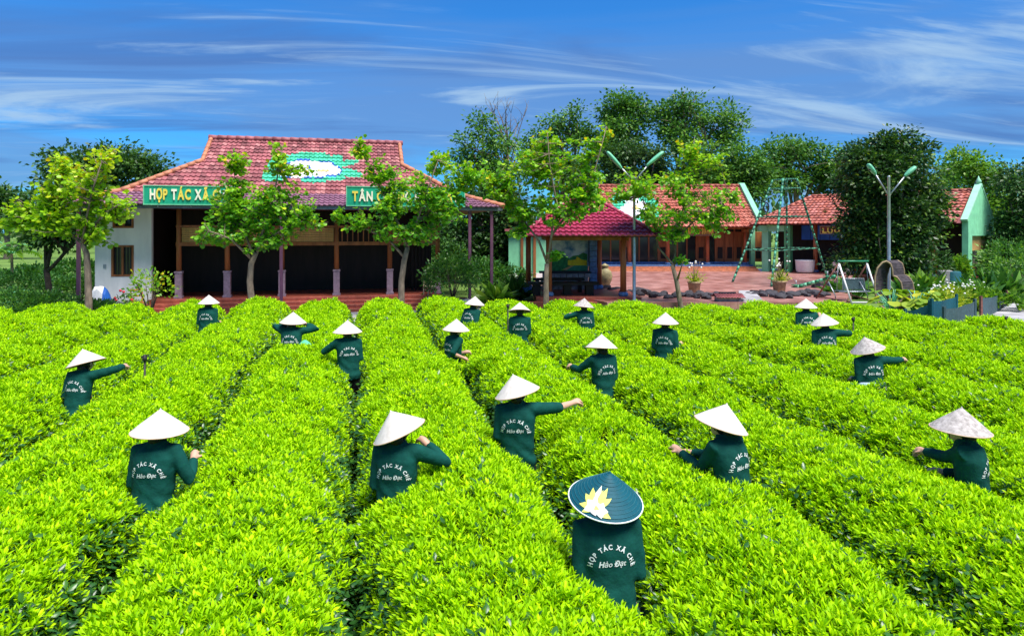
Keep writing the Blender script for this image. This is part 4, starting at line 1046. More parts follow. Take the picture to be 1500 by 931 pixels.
mb.add([v + Vector((0,0,.003)) for v in q] + [v*.98 + Vector((0,0,.10)) for v in q], [(0,1,5,4),(1,2,6,5),(2,3,7,6),(3,0,4,7),(4,5,6,7)]); mb.build('slab', m_concrete, t)

def potted(label, px, py, z, h, r, leaves_mat, spray, group=None, flowers=None, pot=m_pot, n=220):
    p = onZ(px, py, z); t = thing('potted_plant', label, 'potted plant', p, 0, group)
    k = MB().lathe([(r*.72,0),(r*.80,.03),(r,h*.85),(r*1.08,h*.88),(r*1.08,h),(r*.92,h),(r*.9,h*.85)], n=16).build('pot', pot, t)
    MB().lathe([(r*.9,0),(r*.8,.02)], (0,0,h*.86), 16).build('soil', m_soil, t)
    u = unit(n); u[:,2] = np.abs(u[:,2]) + .25; u /= np.linalg.norm(u, axis=1, keepdims=True)
    P = np.array([0,0,h*.9]) + u * rng.uniform(.05, .75, (n,1)) * spray
    leaves('foliage', P, u + rng.normal(0,.3,(n,3)), .17 * rng.uniform(.6,1.3,n), leaves_mat, t, kind='blade', up=.5)
    if flowers:
        mb = MB()
        for i in range(10):
            a = random.uniform(0, 6.28); rr = random.uniform(.1, .7) * spray; mb.tube([(0,0,h), (math.cos(a)*rr*.5, math.sin(a)*rr*.5, h+spray*.7), (math.cos(a)*rr, math.sin(a)*rr, h+spray*random.uniform(1.0,1.5))], .008, 4)
        mb.build('stems', m_bark, t)
        for i in range(9):
            a = random.uniform(0, 6.28); rr = random.uniform(.1, .75) * spray; MB().ell((math.cos(a)*rr, math.sin(a)*rr, h + spray*random.uniform(.95,1.5)), (.045,.045,.04), 6, 4).build('flower', flowers, t)
potted('clay pot of yellow green leaves and white flower sprays beside the young tree trunk', 1017, 430, .30, .52, .27, lm_yellow, .62, 'flower pots by the pond', m_white_flower)
potted('clay pot of yellow green leaves and white sprays under the green swing frame', 1141.5, 429.5, .30, .55, .29, lm_yellow, .62, 'flower pots by the pond', m_white_flower)
p = onZ(886, 421, .30); t = thing('clay_jar', 'bulging olive glazed jar standing by the pavilion corner column', 'jar', p)
MB().lathe([(.16,0),(.20,.05),(.33,.35),(.36,.55),(.30,.78),(.17,.90),(.15,.96),(.19,1.0),(.19,1.03),(.13,1.03),(.12,.92)], n=20).build('body', m_straw_pot, t); MB().lathe([(.2,0),(.2,.03),(.06,.10),(.02,.13)], (0,0,1.032), 16).build('lid', m_straw_pot, t)
# small blue glazed pots on the pavilion edge
for px, py, z, lab in ((773.5, 426, .402, 'blue glazed bowl on the pavilion edge beside the spiky plant'),):
    p = onZ(px - 1, py + 2, z); t = thing('glazed_bowl', lab, 'bowl', p); MB().lathe([(.10,0),(.12,.02),(.2,.16),(.22,.2),(.19,.2),(.1,.05)], n=16).build('bowl', m_blue_pot, t)

# beside the white room: covered cart, little chair, rose bush
p = onZ(137, 446, 0); p = onY(137, 430, 26.6); p.z = 0
t = thing('covered_cart', 'blue and white tarpaulin thrown over a cart at the white wall', 'cart', p); t.scale = (.9, .9, 1.45)
rr_ = random.Random(4); mb = MB(); nx_, ny_ = 9, 6; V = []
for j in range(ny_):
    for i in range(nx_):
        u_, v_ = i/(nx_-1), j/(ny_-1); e = min(u_, 1-u_, v_, 1-v_)
        V.append((-.15 + u_*.85 + rr_.uniform(-.03,.03), -.4 + v_*.8 + rr_.uniform(-.03,.03), .25 + .50*min(1, e*4) - .18*abs(u_-.3) + rr_.uniform(-.05,.05)))
mb.add(V, [(j*nx_+i, j*nx_+i+1, (j+1)*nx_+i+1, (j+1)*nx_+i) for j in range(ny_-1) for i in range(nx_-1)]); mb.m = [0 if (i % (nx_-1)) < 5 else 1 for i in range(len(mb.m))]
mb.build('tarpaulin', [m_white_paint, m_blue_sheet], t)
MB().box(-.05,.65,-.3,.3,.12,.40).build('box', m_dark_iron, t)
for x in (.05, .5): MB().tube([(x,-.34,.14),(x,-.28,.14)], .14, 14).build('wheel', m_black_plastic, t)
def ladder_chair(name, label, cat, p, rz, w, h, mat):
    t = thing(name, label, cat, p, rz)
    for x in (-w/2, w/2): MB().box(x-.02, x+.02, -.02, .02, 0, h).build('post', mat, t); MB().box(x-.02, x+.02, -.42, -.38, 0, h*.48).build('leg', mat, t)
    for q in range(4): MB().box(-w/2+.021, w/2-.021, -.015, .015, h*(.25+.23*q), h*(.25+.23*q)+.05).build('rail', mat, t)
    MB().bbox(-w/2-.02, w/2+.02, -.43, -.021, h*.48, h*.48+.03, .006).build('seat', mat, t)
p = onY(200, 430, 26.5); p.z = 0
ladder_chair('wooden_chair', 'ochre slat backed chair outside the barred window', 'chair', p, .5, .36, .95, M('ochre_wood', (.55,.25,.06), .5, .2, 9))
p = onY(626, 430, 27.1); p.z = FZ
ladder_chair('wooden_chair', 'pale cream slat backed chair at the end of the steps', 'chair', p, .35, .32, .62, M('cream_wood', (.62,.52,.38), .5, .2, 9))

# dark paddle shaped ornament on the valley of the roofs
p = CF((1122.5-750)/FOC*46, 46); zb = CAM_Z + (HOR-320)/FOC*46
t = thing('roof_ornament', 'dark iron paddle shaped ornament standing between the two clay roofs', 'ornament', (p.x, p.y, zb), -YAW)
MB().tube([(0,0,0),(0,0,.45)], .035, 8).build('post', m_dark_iron, t)
MB().tube([(.17*math.cos(a), 0, .75 + .32*math.sin(a)) for a in np.linspace(0, 2*math.pi, 25)], .045, 6).build('ring', m_dark_iron, t)
for q in (-.1, .05, .2): MB().box(-.15, .15, -.02, .02, .75 + q - .02, .75 + q + .02).build('bar', m_dark_iron, t)

# nets round the vegetable bed
def net(label, pts, zs, mat, post, grp):
    b = pts[0]; t = thing('net_fence', label, 'fence', (b.x, b.y, 0), 0, grp)
    for (a, c), (h0, h1) in zip(zip(pts, pts[1:]), zip(zs, zs[1:])):
        a = a - b; c = c - b; n_ = 6; V = []
        for i in range(n_ + 1):
            p = a.lerp(c, i / n_); h = h0 + (h1 - h0) * i / n_ - .05 * math.sin(math.pi * i / n_)
            w_ = .025 * math.sin(i * 2.1)
            V += [(p.x + w_, p.y, .02), (p.x - w_, p.y + w_, h)]
        nrm = Vector((-(c-a).y, (c-a).x, 0)).normalized() * .006
        V2 = [(v[0]+nrm.x, v[1]+nrm.y, v[2]) for v in V]; k = len(V); F = []
        for i in range(n_): F += [(2*i, 2*i+2, 2*i+3, 2*i+1), (k+2*i+1, k+2*i+3, k+2*i+2, k+2*i)]
        MB().add(V + V2, F).build('net', mat, t)
    for p, h in zip(pts, zs): q = p - b; MB().box(q.x-.035, q.x+.035, q.y-.035, q.y+.035, 0, h+.08).build('post', post, t)
G = lambda px, d: Vector((at(px, HOR, d).x, at(px, HOR, d).y, 0))
hz = lambda py, d: CAM_Z + (HOR - py) / FOC * d
net('teal netting fence around the vegetable bed by the plank heart', [G(1326,20.5), G(1362,20.2), G(1365,20.0), G(1401,23.0)], [hz(456,20.5), hz(444,20.2), hz(441,20), hz(434,23)], m_net, m_net, 'nets round the vegetable bed')
net('grey netting fence beside the concrete road', [G(1383,18.8), G(1428,21.5)], [hz(453,18.8), hz(441,21.5)], m_net_grey, m_net_grey, 'nets round the vegetable bed')
net('low torn grey netting at the grass verge by the road', [G(1437,22.5), G(1475,27)], [hz(437,22.5), hz(428,27)], m_net_grey, m_rust, 'nets round the vegetable bed')
p = G(1378, 33); t = thing('water_drum', 'dark teal drum standing beside the mint gable', 'drum', G(1396,34)); MB().lathe([(.33,0),(.35,.05),(.35,.45),(.37,.48),(.35,.51),(.35,.95),(.31,1.0)], n=18).build('drum', m_net, t)
t = thing('cement_block', 'pale cement block with a brick foot beside the teal drum', 'block', G(1384,34), -YAW); MB().bbox(-.28,.28,-.2,.2,.2,1.05,.03).build('block', m_concrete, t); MB().bbox(-.33,.33,-.25,.25,0,.2,.02).build('foot', m_step, t)

# sprinklers among the tea
def sprinkler(label, px, py_top, d, h):
    p = at(px, HOR, d); z = CAM_Z + (HOR - py_top) / FOC * d
    t = thing('sprinkler', label, 'sprinkler', (p.x, p.y, 0), 0, 'sprinkler stakes in the tea')
    MB().tube([(0,0,0),(0,0,z-.08)], .013, 8).build('stake', m_black_plastic, t)
    MB().lathe([(.015,0),(.03,.01),(.03,.05),(.018,.06),(.018,.08),(.006,.085)], (0,0,z-.085), 10).build('head', m_black_plastic, t)
    MB().bar((-.045,0,z-.03),(.045,0,z-.01), .014, .02).build('arm', m_black_plastic, t)
sprinkler('black sprinkler head beside the outstretched hand of the picker farthest left', 212, 519, 8.6, 1)
sprinkler('slim black sprinkler stake just left of the picker with the tipped hat', 744, 445, 14.0, 1)
sprinkler('black sprinkler head beyond the three pickers on the right side', 1250, 464, 13.4, 1)
sprinkler('small black sprinkler head by the concrete road', 1474, 463, 14.5, 1)

# ================================================================== TREES
def young_tree(label, d, trunk, limbs, lobes, mat, r0=.10, twigs=11, leaf=.17, light=.0):
    root = at(trunk[0][0], HOR, d); root.z = 0
    t = thing('young_tree', label, 'tree', root, 0, 'young trees along the edge of the field')
    L3 = lambda px, py, o=0: at(px, py, d + o) - root
    mb = MB(); tp = [Vector((0,0,-.1))] + [L3(*q) for q in trunk]
    nT = len(tp); mb.tube(tp, [r0 * (1.25 - .5 * i / nT) for i in range(nT)], 10)
    nodes = []
    for lm in limbs:
        off = random.uniform(-1.0, 1.0); pts = []
        for i, q in enumerate(lm): pts.append(L3(q[0] + random.uniform(-2,2), q[1], off * i / max(1, len(lm)-1) * 1.3))
        n_ = len(pts); mb.tube(pts, [r0 * (.52 - .40 * i / max(1, n_-1)) for i in range(n_)], 7)
        for i in range(n_-1):
            for f_ in (0, .33, .66): nodes.append(pts[i].lerp(pts[i+1], f_))
        nodes.append(pts[-1])
    nd = np.array([n[:] for n in nodes]); P = []; D = []
    for lb in lobes:
        c = np.array(L3(lb[0], lb[1])); ax = lb[2] / FOC * d; az = lb[3] / FOC * d; ay = max(ax, az) * .85
        k = max(4, int(twigs * 1.7 * (lb[2] * lb[3]) / 900 + 3))
        for _ in range(k):
            u = unit(1)[0] * rng.random() ** .45; q = np.array([u[0]*ax*CA + u[1]*ay*SA, -u[0]*ax*SA + u[1]*ay*CA, u[2]*az]); tip = c + q
            j = nd[np.argmin(((nd - tip) ** 2).sum(1))]; a = Vector(j); b = Vector(tip); ln = (b - a).length
            mid = a.lerp(b, .55) + Vector(rng.normal(0, .08, 3)) * ln - Vector((0,0,.05 * ln)); mb.tube([a, mid, b], [.016, .011, .005], 5)
            nl = int(rng.integers(14, 24))
            for s in range(nl):
                f_ = rng.uniform(.25, 1.02) if ln < 1.2 else rng.uniform(.55, 1.02)
                pt = (a.lerp(mid, f_ / .55) if f_ < .55 else mid.lerp(b, (f_ - .55) / .45)); tdir = (b - a).normalized()
                o = unit(1)[0] * np.array([1, 1, .6]); P.append(np.array(pt) + o * rng.uniform(.02, .16)); D.append(o + np.array(tdir) * .5 + np.array([0, 0, -.25]))
    mb.build('trunk', m_bark, t)
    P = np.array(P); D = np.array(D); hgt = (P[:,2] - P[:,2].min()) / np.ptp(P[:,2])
    leaves('crown', P, D, leaf * rng.uniform(.6, 1.3, len(P)), mat, t, kind='heart', up=.55, rnd=rng.normal(.42, .20, len(P)) + light + .42 * (hgt - .45))  # height term puts a lit top and shaded inside into the leaf colour
    return t
young_tree('young yellow green tree at the left end in front of the white room', 22, [(130,447),(129,410),(127,372),(122,358)],
    [[(122,358),(95,338),(62,312),(25,292)], [(122,358),(126,320),(135,280),(150,238)], [(124,354),(148,315),(172,300)], [(95,338),(86,300),(92,255)]],
    [(28,312,30,26),(72,290,38,34),(90,243,24,20),(150,228,26,20),(128,270,42,34),(170,302,34,30),(108,325,44,24),(60,330,34,22),(150,345,30,18),(12,330,16,14)], lm_young_light, .10, 17, .13, .12)
young_tree('young leafy tree rising in front of the first green sign board', 23.4, [(369,447),(366,412),(368,386),(375,370)],
    [[(375,370),(386,330),(402,290),(410,250),(415,216)], [(372,376),(360,340),(346,300),(342,250)], [(378,362),(410,338),(445,322)], [(368,378),(338,350),(305,338)]],
    [(345,290,46,36),(350,236,26,20),(406,238,20,34),(420,298,42,32),(445,322,38,20),(390,348,48,24),(318,332,34,26),(452,248,16,10),(375,318,48,36),(300,345,18,14)], lm_young, .10, 17, .122, .07)
young_tree('young leafy tree hiding most of the second green sign board', 24, [(588,447),(588,412),(592,382),(597,362)],
    [[(597,362),(586,330),(562,282),(530,225),(518,205)], [(597,362),(612,326),(626,282),(642,235)], [(591,376),(570,352),(530,332),(497,320)], [(612,326),(652,292),(694,268)]],
    [(528,220,20,18),(560,258,28,28),(600,280,42,34),(650,245,26,30),(694,255,28,24),(640,298,48,34),(560,318,44,32),(512,320,32,18),(610,342,52,22),(660,318,24,16)], lm_young, .10, 17, .122, .04)
young_tree('tall young leafy tree directly in front of the raspberry roofed pavilion', 24.6, [(800,447),(800,412),(801,386)],
    [[(801,386),(790,352),(766,322),(736,290),(708,262)], [(801,386),(808,340),(816,290),(806,240),(800,195)], [(808,345),(840,300),(870,250),(888,186)], [(802,384),(816,366)]],
    [(735,268,40,32),(800,212,28,26),(850,222,30,24),(880,204,14,22),(780,250,44,34),(840,268,48,34),(770,306,38,26),(820,306,52,26),(868,296,28,24),(816,372,12,9),(755,340,18,12)], lm_young, .095, 18, .125, .07)
young_tree('slim young tree with forked trunk between the lamp post and swing frame', 25.6, [(997,447),(991,412),(985,388)],
    [[(985,388),(966,362),(960,330),(938,288)], [(988,398),(990,348),(1000,300),(1010,250),(1016,200)], [(990,352),(1030,312),(1070,288)], [(991,408),(1000,382)]],
    [(930,268,34,22),(1012,224,20,26),(1046,238,22,18),(985,268,46,24),(1062,288,38,16),(958,308,42,22),(1020,308,46,22),(1052,330,32,16),(988,342,36,16),(1000,380,10,8),(906,288,16,14)], lm_young, .085, 18, .122, .07)

lm_big = leafmat('broad_dark_leaf', [(0,(.012,.05,.018)),(.55,(.032,.10,.022)),(.85,(.09,.20,.03)),(1,(.20,.32,.04))], .38, .25, .45)  # palest stops paint bright highlights into the leaf clumps
FG = 'trees behind the buildings'
forest_tree('shade_tree', 'broad dark tree rising behind the left end of the hall', 150, 0, 44, [(95,262,42,40),(130,240,45,34),(175,236,46,32),(215,250,40,34),(150,275,70,35),(105,300,40,30)], lm_dark, .27, 1.6, 40, .8, .3, FG)
forest_tree('shade_tree', 'small dark tree with straight black trunk among the left shrubs', 68, 0, 25.5, [(52,340,30,26),(85,335,34,28),(112,345,26,24),(70,318,32,22)], lm_dark, .20, 4.5, 24, .45, .12, None, m_bark_dark)
forest_tree('shade_tree', 'feathery tree between the hall ridge and the bare branched tree', 705, 0, 54, [(706,192,24,30),(690,215,24,26),(722,222,30,34),(700,250,40,34),(735,255,34,30)], lm_mid, .30, 1.2, 32, .8, .25, FG)
forest_tree('shade_tree', 'tree with pale upright sprays behind the pavilion tree', 820, 0, 60, [(812,178,28,20),(845,175,26,22),(850,200,34,26),(800,205,34,24),(780,240,40,34),(825,240,44,36)], lm_mid, .30, 1.2, 32, .85, .3, FG)
forest_tree('shade_tree', 'tall dark tree left of the two tallest crowns behind the display house', 915, 0, 58, [(915,150,26,22),(895,165,24,24),(938,168,26,28),(915,190,40,24),(905,215,40,24)], lm_mid, .29, 1.5, 32, .8, .3, FG)
forest_tree('shade_tree', 'tallest tree with ragged crown above the display house ridge', 1000, 0, 58, [(1000,150,24,24),(985,175,28,28),(1025,170,28,26),(1060,180,28,24),(1010,205,44,28),(1065,205,30,24)], lm_mid, .29, 1.5, 32, .8, .3, FG)
forest_tree('shade_tree', 'dark creeper covered tree mass close behind the lamp heads', 925, 0, 53, [(890,235,40,30),(930,228,42,26),(965,240,36,30),(910,260,60,34),(960,270,50,30)], lm_dark, .26, 1.8, 36, .8, .3, FG)
forest_tree('shade_tree', 'spreading tree behind the right verge of the display house', 1070, 0, 53, [(1040,240,46,32),(1085,235,44,34),(1060,270,60,30),(1110,265,46,32),(1020,270,40,30)], lm_mid, .27, 1.6, 34, .8, .3, FG)
forest_tree('shade_tree', 'rounded tree behind the swing frame, left of the large dark tree', 1165, 0, 57, [(1140,222,32,28),(1172,222,30,26),(1200,240,30,28),(1150,260,50,32),(1205,270,36,30)], lm_mid, .28, 1.5, 34, .85, .3, FG)
forest_tree('shade_tree', 'large dense dark tree standing behind the double armed lamp', 1296, 0, 33.5, [(1300,212,40,24),(1266,240,30,30),(1340,232,34,28),(1300,250,60,34),(1270,285,46,46),(1325,280,56,46),(1365,290,24,40),(1255,335,30,34),(1300,345,56,46),(1350,340,36,40),(1270,380,40,24),(1325,385,40,22)], lm_big, .20, 4.4, 36, .55, .3)
forest_tree('shade_tree', 'bright green tree rising behind the mint gable', 1425, 0, 50, [(1415,242,30,24),(1445,262,34,32),(1400,275,30,34),(1455,300,44,40),(1420,310,40,30)], lm_bright, .26, 1.8, 34, .8, .28, FG)
forest_tree('shade_tree', 'dark tree overhanging the road at the right edge', 1492, 0, 40, [(1490,262,34,30),(1510,290,40,40),(1482,330,32,40),(1505,360,44,44),(1475,385,28,30)], lm_dark, .23, 2.4, 34, .7, .28, FG)
forest_tree('shade_tree', 'low dark tree filling the gap between hall and pavilion', 705, 0, 40, [(690,300,44,34),(735,300,40,36),(720,345,44,34),(765,330,36,34),(680,350,34,34),(710,385,50,30),(655,370,40,40),(750,380,30,30)], lm_dark, .25, 2.4, 34, .7, .2, FG)
forest_tree('shade_tree', 'distant blue green tree at the left edge of the picture', 10, 0, 75, [(0,290,34,24),(30,300,28,24),(8,315,34,22),(55,310,26,22)], lm_dark, .5, .9, 24, 1.1, .3)
forest_tree('shade_tree', 'dark leafy tree behind the wing roof and large tree', 1230, 0, 56, [(1235,250,34,30),(1260,230,34,28),(1390,250,34,34),(1375,290,30,34),(1240,290,40,30)], lm_mid, .28, 1.5, 32, .85, .3, FG)
# bare tree
root = at(745, HOR, 56); root.z = 0
t = thing('bare_tree', 'leafless grey tree with fine twigs above the hall roof end', 'tree', root)
mb = MB(); B3 = lambda px, py: at(px, py, 56 + random.uniform(-1,1)) - root
mb.tube([(0,0,0), B3(745,280), B3(743,215)], [.22,.18,.12], 8)
for q in range(16):
    a = B3(744, random.uniform(205, 260)); tip = B3(745 + random.uniform(-38, 34), random.uniform(148, 200)); pts = limb(mb, a, tip, .06, .012, .1, 4, 5)
    for r_ in range(4): j = pts[random.randint(2, 4)]; limb(mb, j, j + Vector((random.uniform(-1,1), random.uniform(-1,1), random.uniform(.3,1.4))), .02, .006, .1, 2, 4)
mb.build('trunk', m_bark, t)

# far wood closing the horizon
P = []; D = []
for i in range(520):
    x = rng.uniform(-160, 190); y = rng.uniform(95, 150); h = rng.uniform(3, 9.5); c = np.array([x, y, 0]); k = 26
    off = rng.normal(0, 1, (k, 3)) * np.array([1.8, 1.8, h * .28]) + np.array([0, 0, h * .62]); P.append(c + off); D.append(off + rng.normal(0, 1, (k, 3)))
P = np.concatenate(P); P[:,2] = np.maximum(P[:,2], .1)
leaves('far_wood', P, np.concatenate(D), 1.5 * rng.uniform(.6, 1.3, len(P)), lm_dark, None, up=.4, label='dark band of distant woodland along the horizon', category='woodland')

# shrubs and plants on the ground
SG = 'clipped dark bushes left of the hall'
for i, (px, py, d, rx, rz_2, lab) in enumerate([
    (20,470,21.5,1.0,.55,'dark clipped bush in the lower left corner beside the field'), (75,468,22,.95,.50,'dark clipped bush in front of the black trunked tree'),
    (142,455,22.5,.75,.34,'small round bush at the foot of the yellow green tree'), (20,425,27,1.3,.7,'dark bush behind the corner bush at the left edge'),
    (75,425,29,1.5,.62,'bush just behind the straight black trunk'), (118,425,29,.9,.55,'bush beside the purple steel post'),
    (45,395,36,1.8,.6,'lighter bush farther back at the left edge'), (110,390,38,1.6,.7,'pale flowering bush farther back behind the purple post')]):
    p = at(px, HOR, d); p.z = 0
    shrub('bush', lab, p, (rx, rx * .9, rz_2), lm_shrub, 2600, .10 if d < 30 else .16, 'bush', SG)
p = onY(220, 420, 26.2); p.z = 0
t = shrub('flowering_shrub', 'loose light green shrub growing in front of the white corner', p, (.75,.6,.85), lm_young, 420, .13, up=.5, stems=9)
p = onY(182, 420, 25.6); p.z = 0
t = shrub('rose_bush', 'thin rose bush with red blooms below the barred window', p, (.35,.3,.45), lm_shrub, 130, .09, stems=7)
for q in range(5): MB().ell((random.uniform(-.3,.3), random.uniform(-.2,.2), random.uniform(.6,1.05)), (.05,.05,.045), 8, 6).build('flower', m_red_flower, t)
p = onY(663, 430, 25.9); p.z = 0
t = thing('stone_planter', 'low grey stone planter box at the end of the steps', 'planter', p); MB().bbox(-.62,.62,-.4,.4,0,.42,.03).build('box', m_grey_stone, t); MB().box(-.55,.55,-.33,.33,.421,.43).build('soil', m_soil, t)
p2 = p.copy(); p2.z = .42
shrub('leafy_shrub', 'rounded dark green shrub in the grey stone planter', p2, (1.0,.85,.85), lm_shrub, 2600, .12, stems=7)
def spiky(label, px, py, Y, h, n, mat, ln, z=0):
    p = onY(px, 430, Y); p.z = z; t = thing('spiky_plant', label, 'plant', p)
    u = unit(n); u[:,2] = np.abs(u[:,2]) * 1.1 + .35; P = np.zeros((n,3)) + u * .05
    leaves('blades', P, u, ln * rng.uniform(.6, 1.1, n), mat, t, kind='blade', up=.6)
    MB().lathe([(.2,0),(.26,.3),(.28,.32),(.2,.32)], n=14).build('pot', m_grey_stone, t)
spiky('bright spiky strap leaved plant in a stone pot by the steps end', 727, 440, 26.3, 1, 110, lm_bright, 1.15)
spiky('darker strap leaved plant left of the pavilion columns', 757, 425, 28.6, 1, 90, lm_shrub, 1.15)
for i, (px, d, ln, mat_, lab) in enumerate([(1240,30.5,1.0,lm_shrub,'strap leaved clump behind the swing seat'), (1325,30.5,1.1,lm_shrub,'strap leaved clump behind the plank heart'), (1352,31.5,1.2,lm_bright,'bright strap leaved clump left of the cement block'), (1445,30,1.4,lm_shrub,'arching dark strap leaved plant by the gable foot'), (1470,30,1.4,lm_mid,'arching strap leaved plant near the road bend'), (1425,29,1.0,lm_mid,'strap leaved plant before the mint gable pillar')]):
    p = at(px, HOR, d); p.z = 0; n = 150; t = thing('strap_plant', lab, 'plant', p, 0, 'strap leaved plants by the wing')
    u = unit(n); u[:,2] = np.abs(u[:,2]) * 1.1 + .3; base_ = np.concatenate([rng.uniform(-.5,.5,(n,2)), np.zeros((n,1))], 1)
    leaves('blades', base_, u, ln * rng.uniform(.6, 1.15, n), mat_, t, kind='blade', up=.6)
# vegetable bed: big round leaves, low leafy crop with white flowers
for i, (px, d, lab) in enumerate([(1340,23.6,'yellow green broad leaved taro beside the plank heart'), (1306,24.0,'yellow green broad leaves seen through the plank heart'), (1350,23.6,'broad leaved taro at the corner of the teal net')]):
    p = at(px, HOR, d); p.z = 0; n = 26; t = thing('taro_plant', lab, 'plant', p, 0, 'taro in the vegetable bed')
    mb = MB(); P = []; D = []
    for q in range(n):
        a = rng.uniform(0, 6.28); rr = rng.uniform(.1, .6); z = rng.uniform(.45, .95); tip = Vector((math.cos(a)*rr, math.sin(a)*rr, z)); mb.tube([(0,0,0), tip*.5 + Vector((0,0,.15)), tip], [.02,.015,.01], 5); P.append(tip[:]); D.append((math.cos(a), math.sin(a), -.35))
    mb.build('stalks', m_light_green, t); leaves('foliage', P, D, .34 * rng.uniform(.7, 1.2, n), lm_yellow, t, kind='heart', up=.8)
for i, (px, d, lab) in enumerate([(1375,24.5,'low yellow green crop with white blossom behind the teal net'), (1400,26,'low leafy crop with white blossom in the middle of the bed'), (1422,27,'leafy crop with white blossom at the road end of the bed')]):
    p = at(px, HOR, d); p.z = 0; t = shrub('vegetable_plant', lab, p, (.95,.8,.42), lm_yellow if i < 2 else lm_bright, 1100, .13, 'vegetable plant', 'crop in the vegetable bed')
    for q in range(16): MB().ell((random.uniform(-.8,.8), random.uniform(-.6,.6), random.uniform(.75,1.05)), (.04,.04,.03), 6, 4).build('flower', m_white_flower, t)
for i, (px, d, rx, rz_2, mat_, lab) in enumerate([(1462,26,1.2,.35,lm_bright,'low grassy weeds on the verge of the road'), (1492,34,1.6,.9,lm_mid,'dark bush where the road bends'), (1476,37,1.5,1.3,lm_mid,'tall loose bush right of the mint gable'), (1405,36.5,.5,.9,lm_bright,'thin bush in the open bay of the gable'), (1345,36,1.8,1.2,lm_dark,'dark bush under the large tree'), (1262,36,1.6,1.1,lm_dark,'dark bush behind the swing seat'),
        (745,33,1.2,.7,lm_shrub,'leafy bush between the hall post and the shed'), (700,33,1.5,.9,lm_shrub,'leafy bush behind the open veranda'), (650,38,2,1.3,lm_mid,'bright bush seen through the hall slats')]):
    p = at(px, HOR, d); p.z = 0; shrub('garden_bush', lab, p, (rx, rx * .8, rz_2), mat_, 1500, .16, 'bush', 'bushes around the buildings')
# small palm at the left edge
def palm(label, px, d, h, n, ln):
    p = at(px, HOR, d); p.z = 0; t = thing('palm', label, 'palm', p); MB().tube([(0,0,0),(.03,0,h*.5),(0,0,h)], [.10,.07,.06], 8).build('trunk', m_bark, t)
    for q in range(n):
        a = q * 2.4; el = random.uniform(.3, 1.1); pts = [Vector((0,0,h))]; dv_ = Vector((math.cos(a)*math.cos(el), math.sin(a)*math.cos(el), math.sin(el)))
        for s in range(6): pts.append(pts[-1] + dv_ * ln / 6); dv_ = (dv_ + Vector((0,0,-.22))).normalized()
        P = []; D = []
        for s in range(26):
            f_ = .12 + .88 * s / 26; i = min(5, int(f_ * 6)); b = pts[i].lerp(pts[i+1], f_ * 6 - i); tt = (pts[i+1]-pts[i]).normalized(); sd = tt.cross(Vector((0,0,1))).normalized() * (1 if s % 2 else -1)
            P.append(b[:]); D.append((sd + tt * .6 - Vector((0,0,.25)))[:])
        fr = leaves('frond', P, D, ln * .32 * rng.uniform(.8, 1.1, 26), lm_bright, t, kind='blade', up=.7)
        MB().tube(pts, [.02,.018,.015,.012,.01,.008,.005], 5).build('midrib', m_light_green, fr)
palm('small green palm with thin trunk at the left edge', 17, 33, 1.9, 11, 1.6)
palm('low palm with drooping fronds in the left corner', -8, 24, .35, 9, 1.2)

# ================================================================== TEA PICKERS
HATD = .43
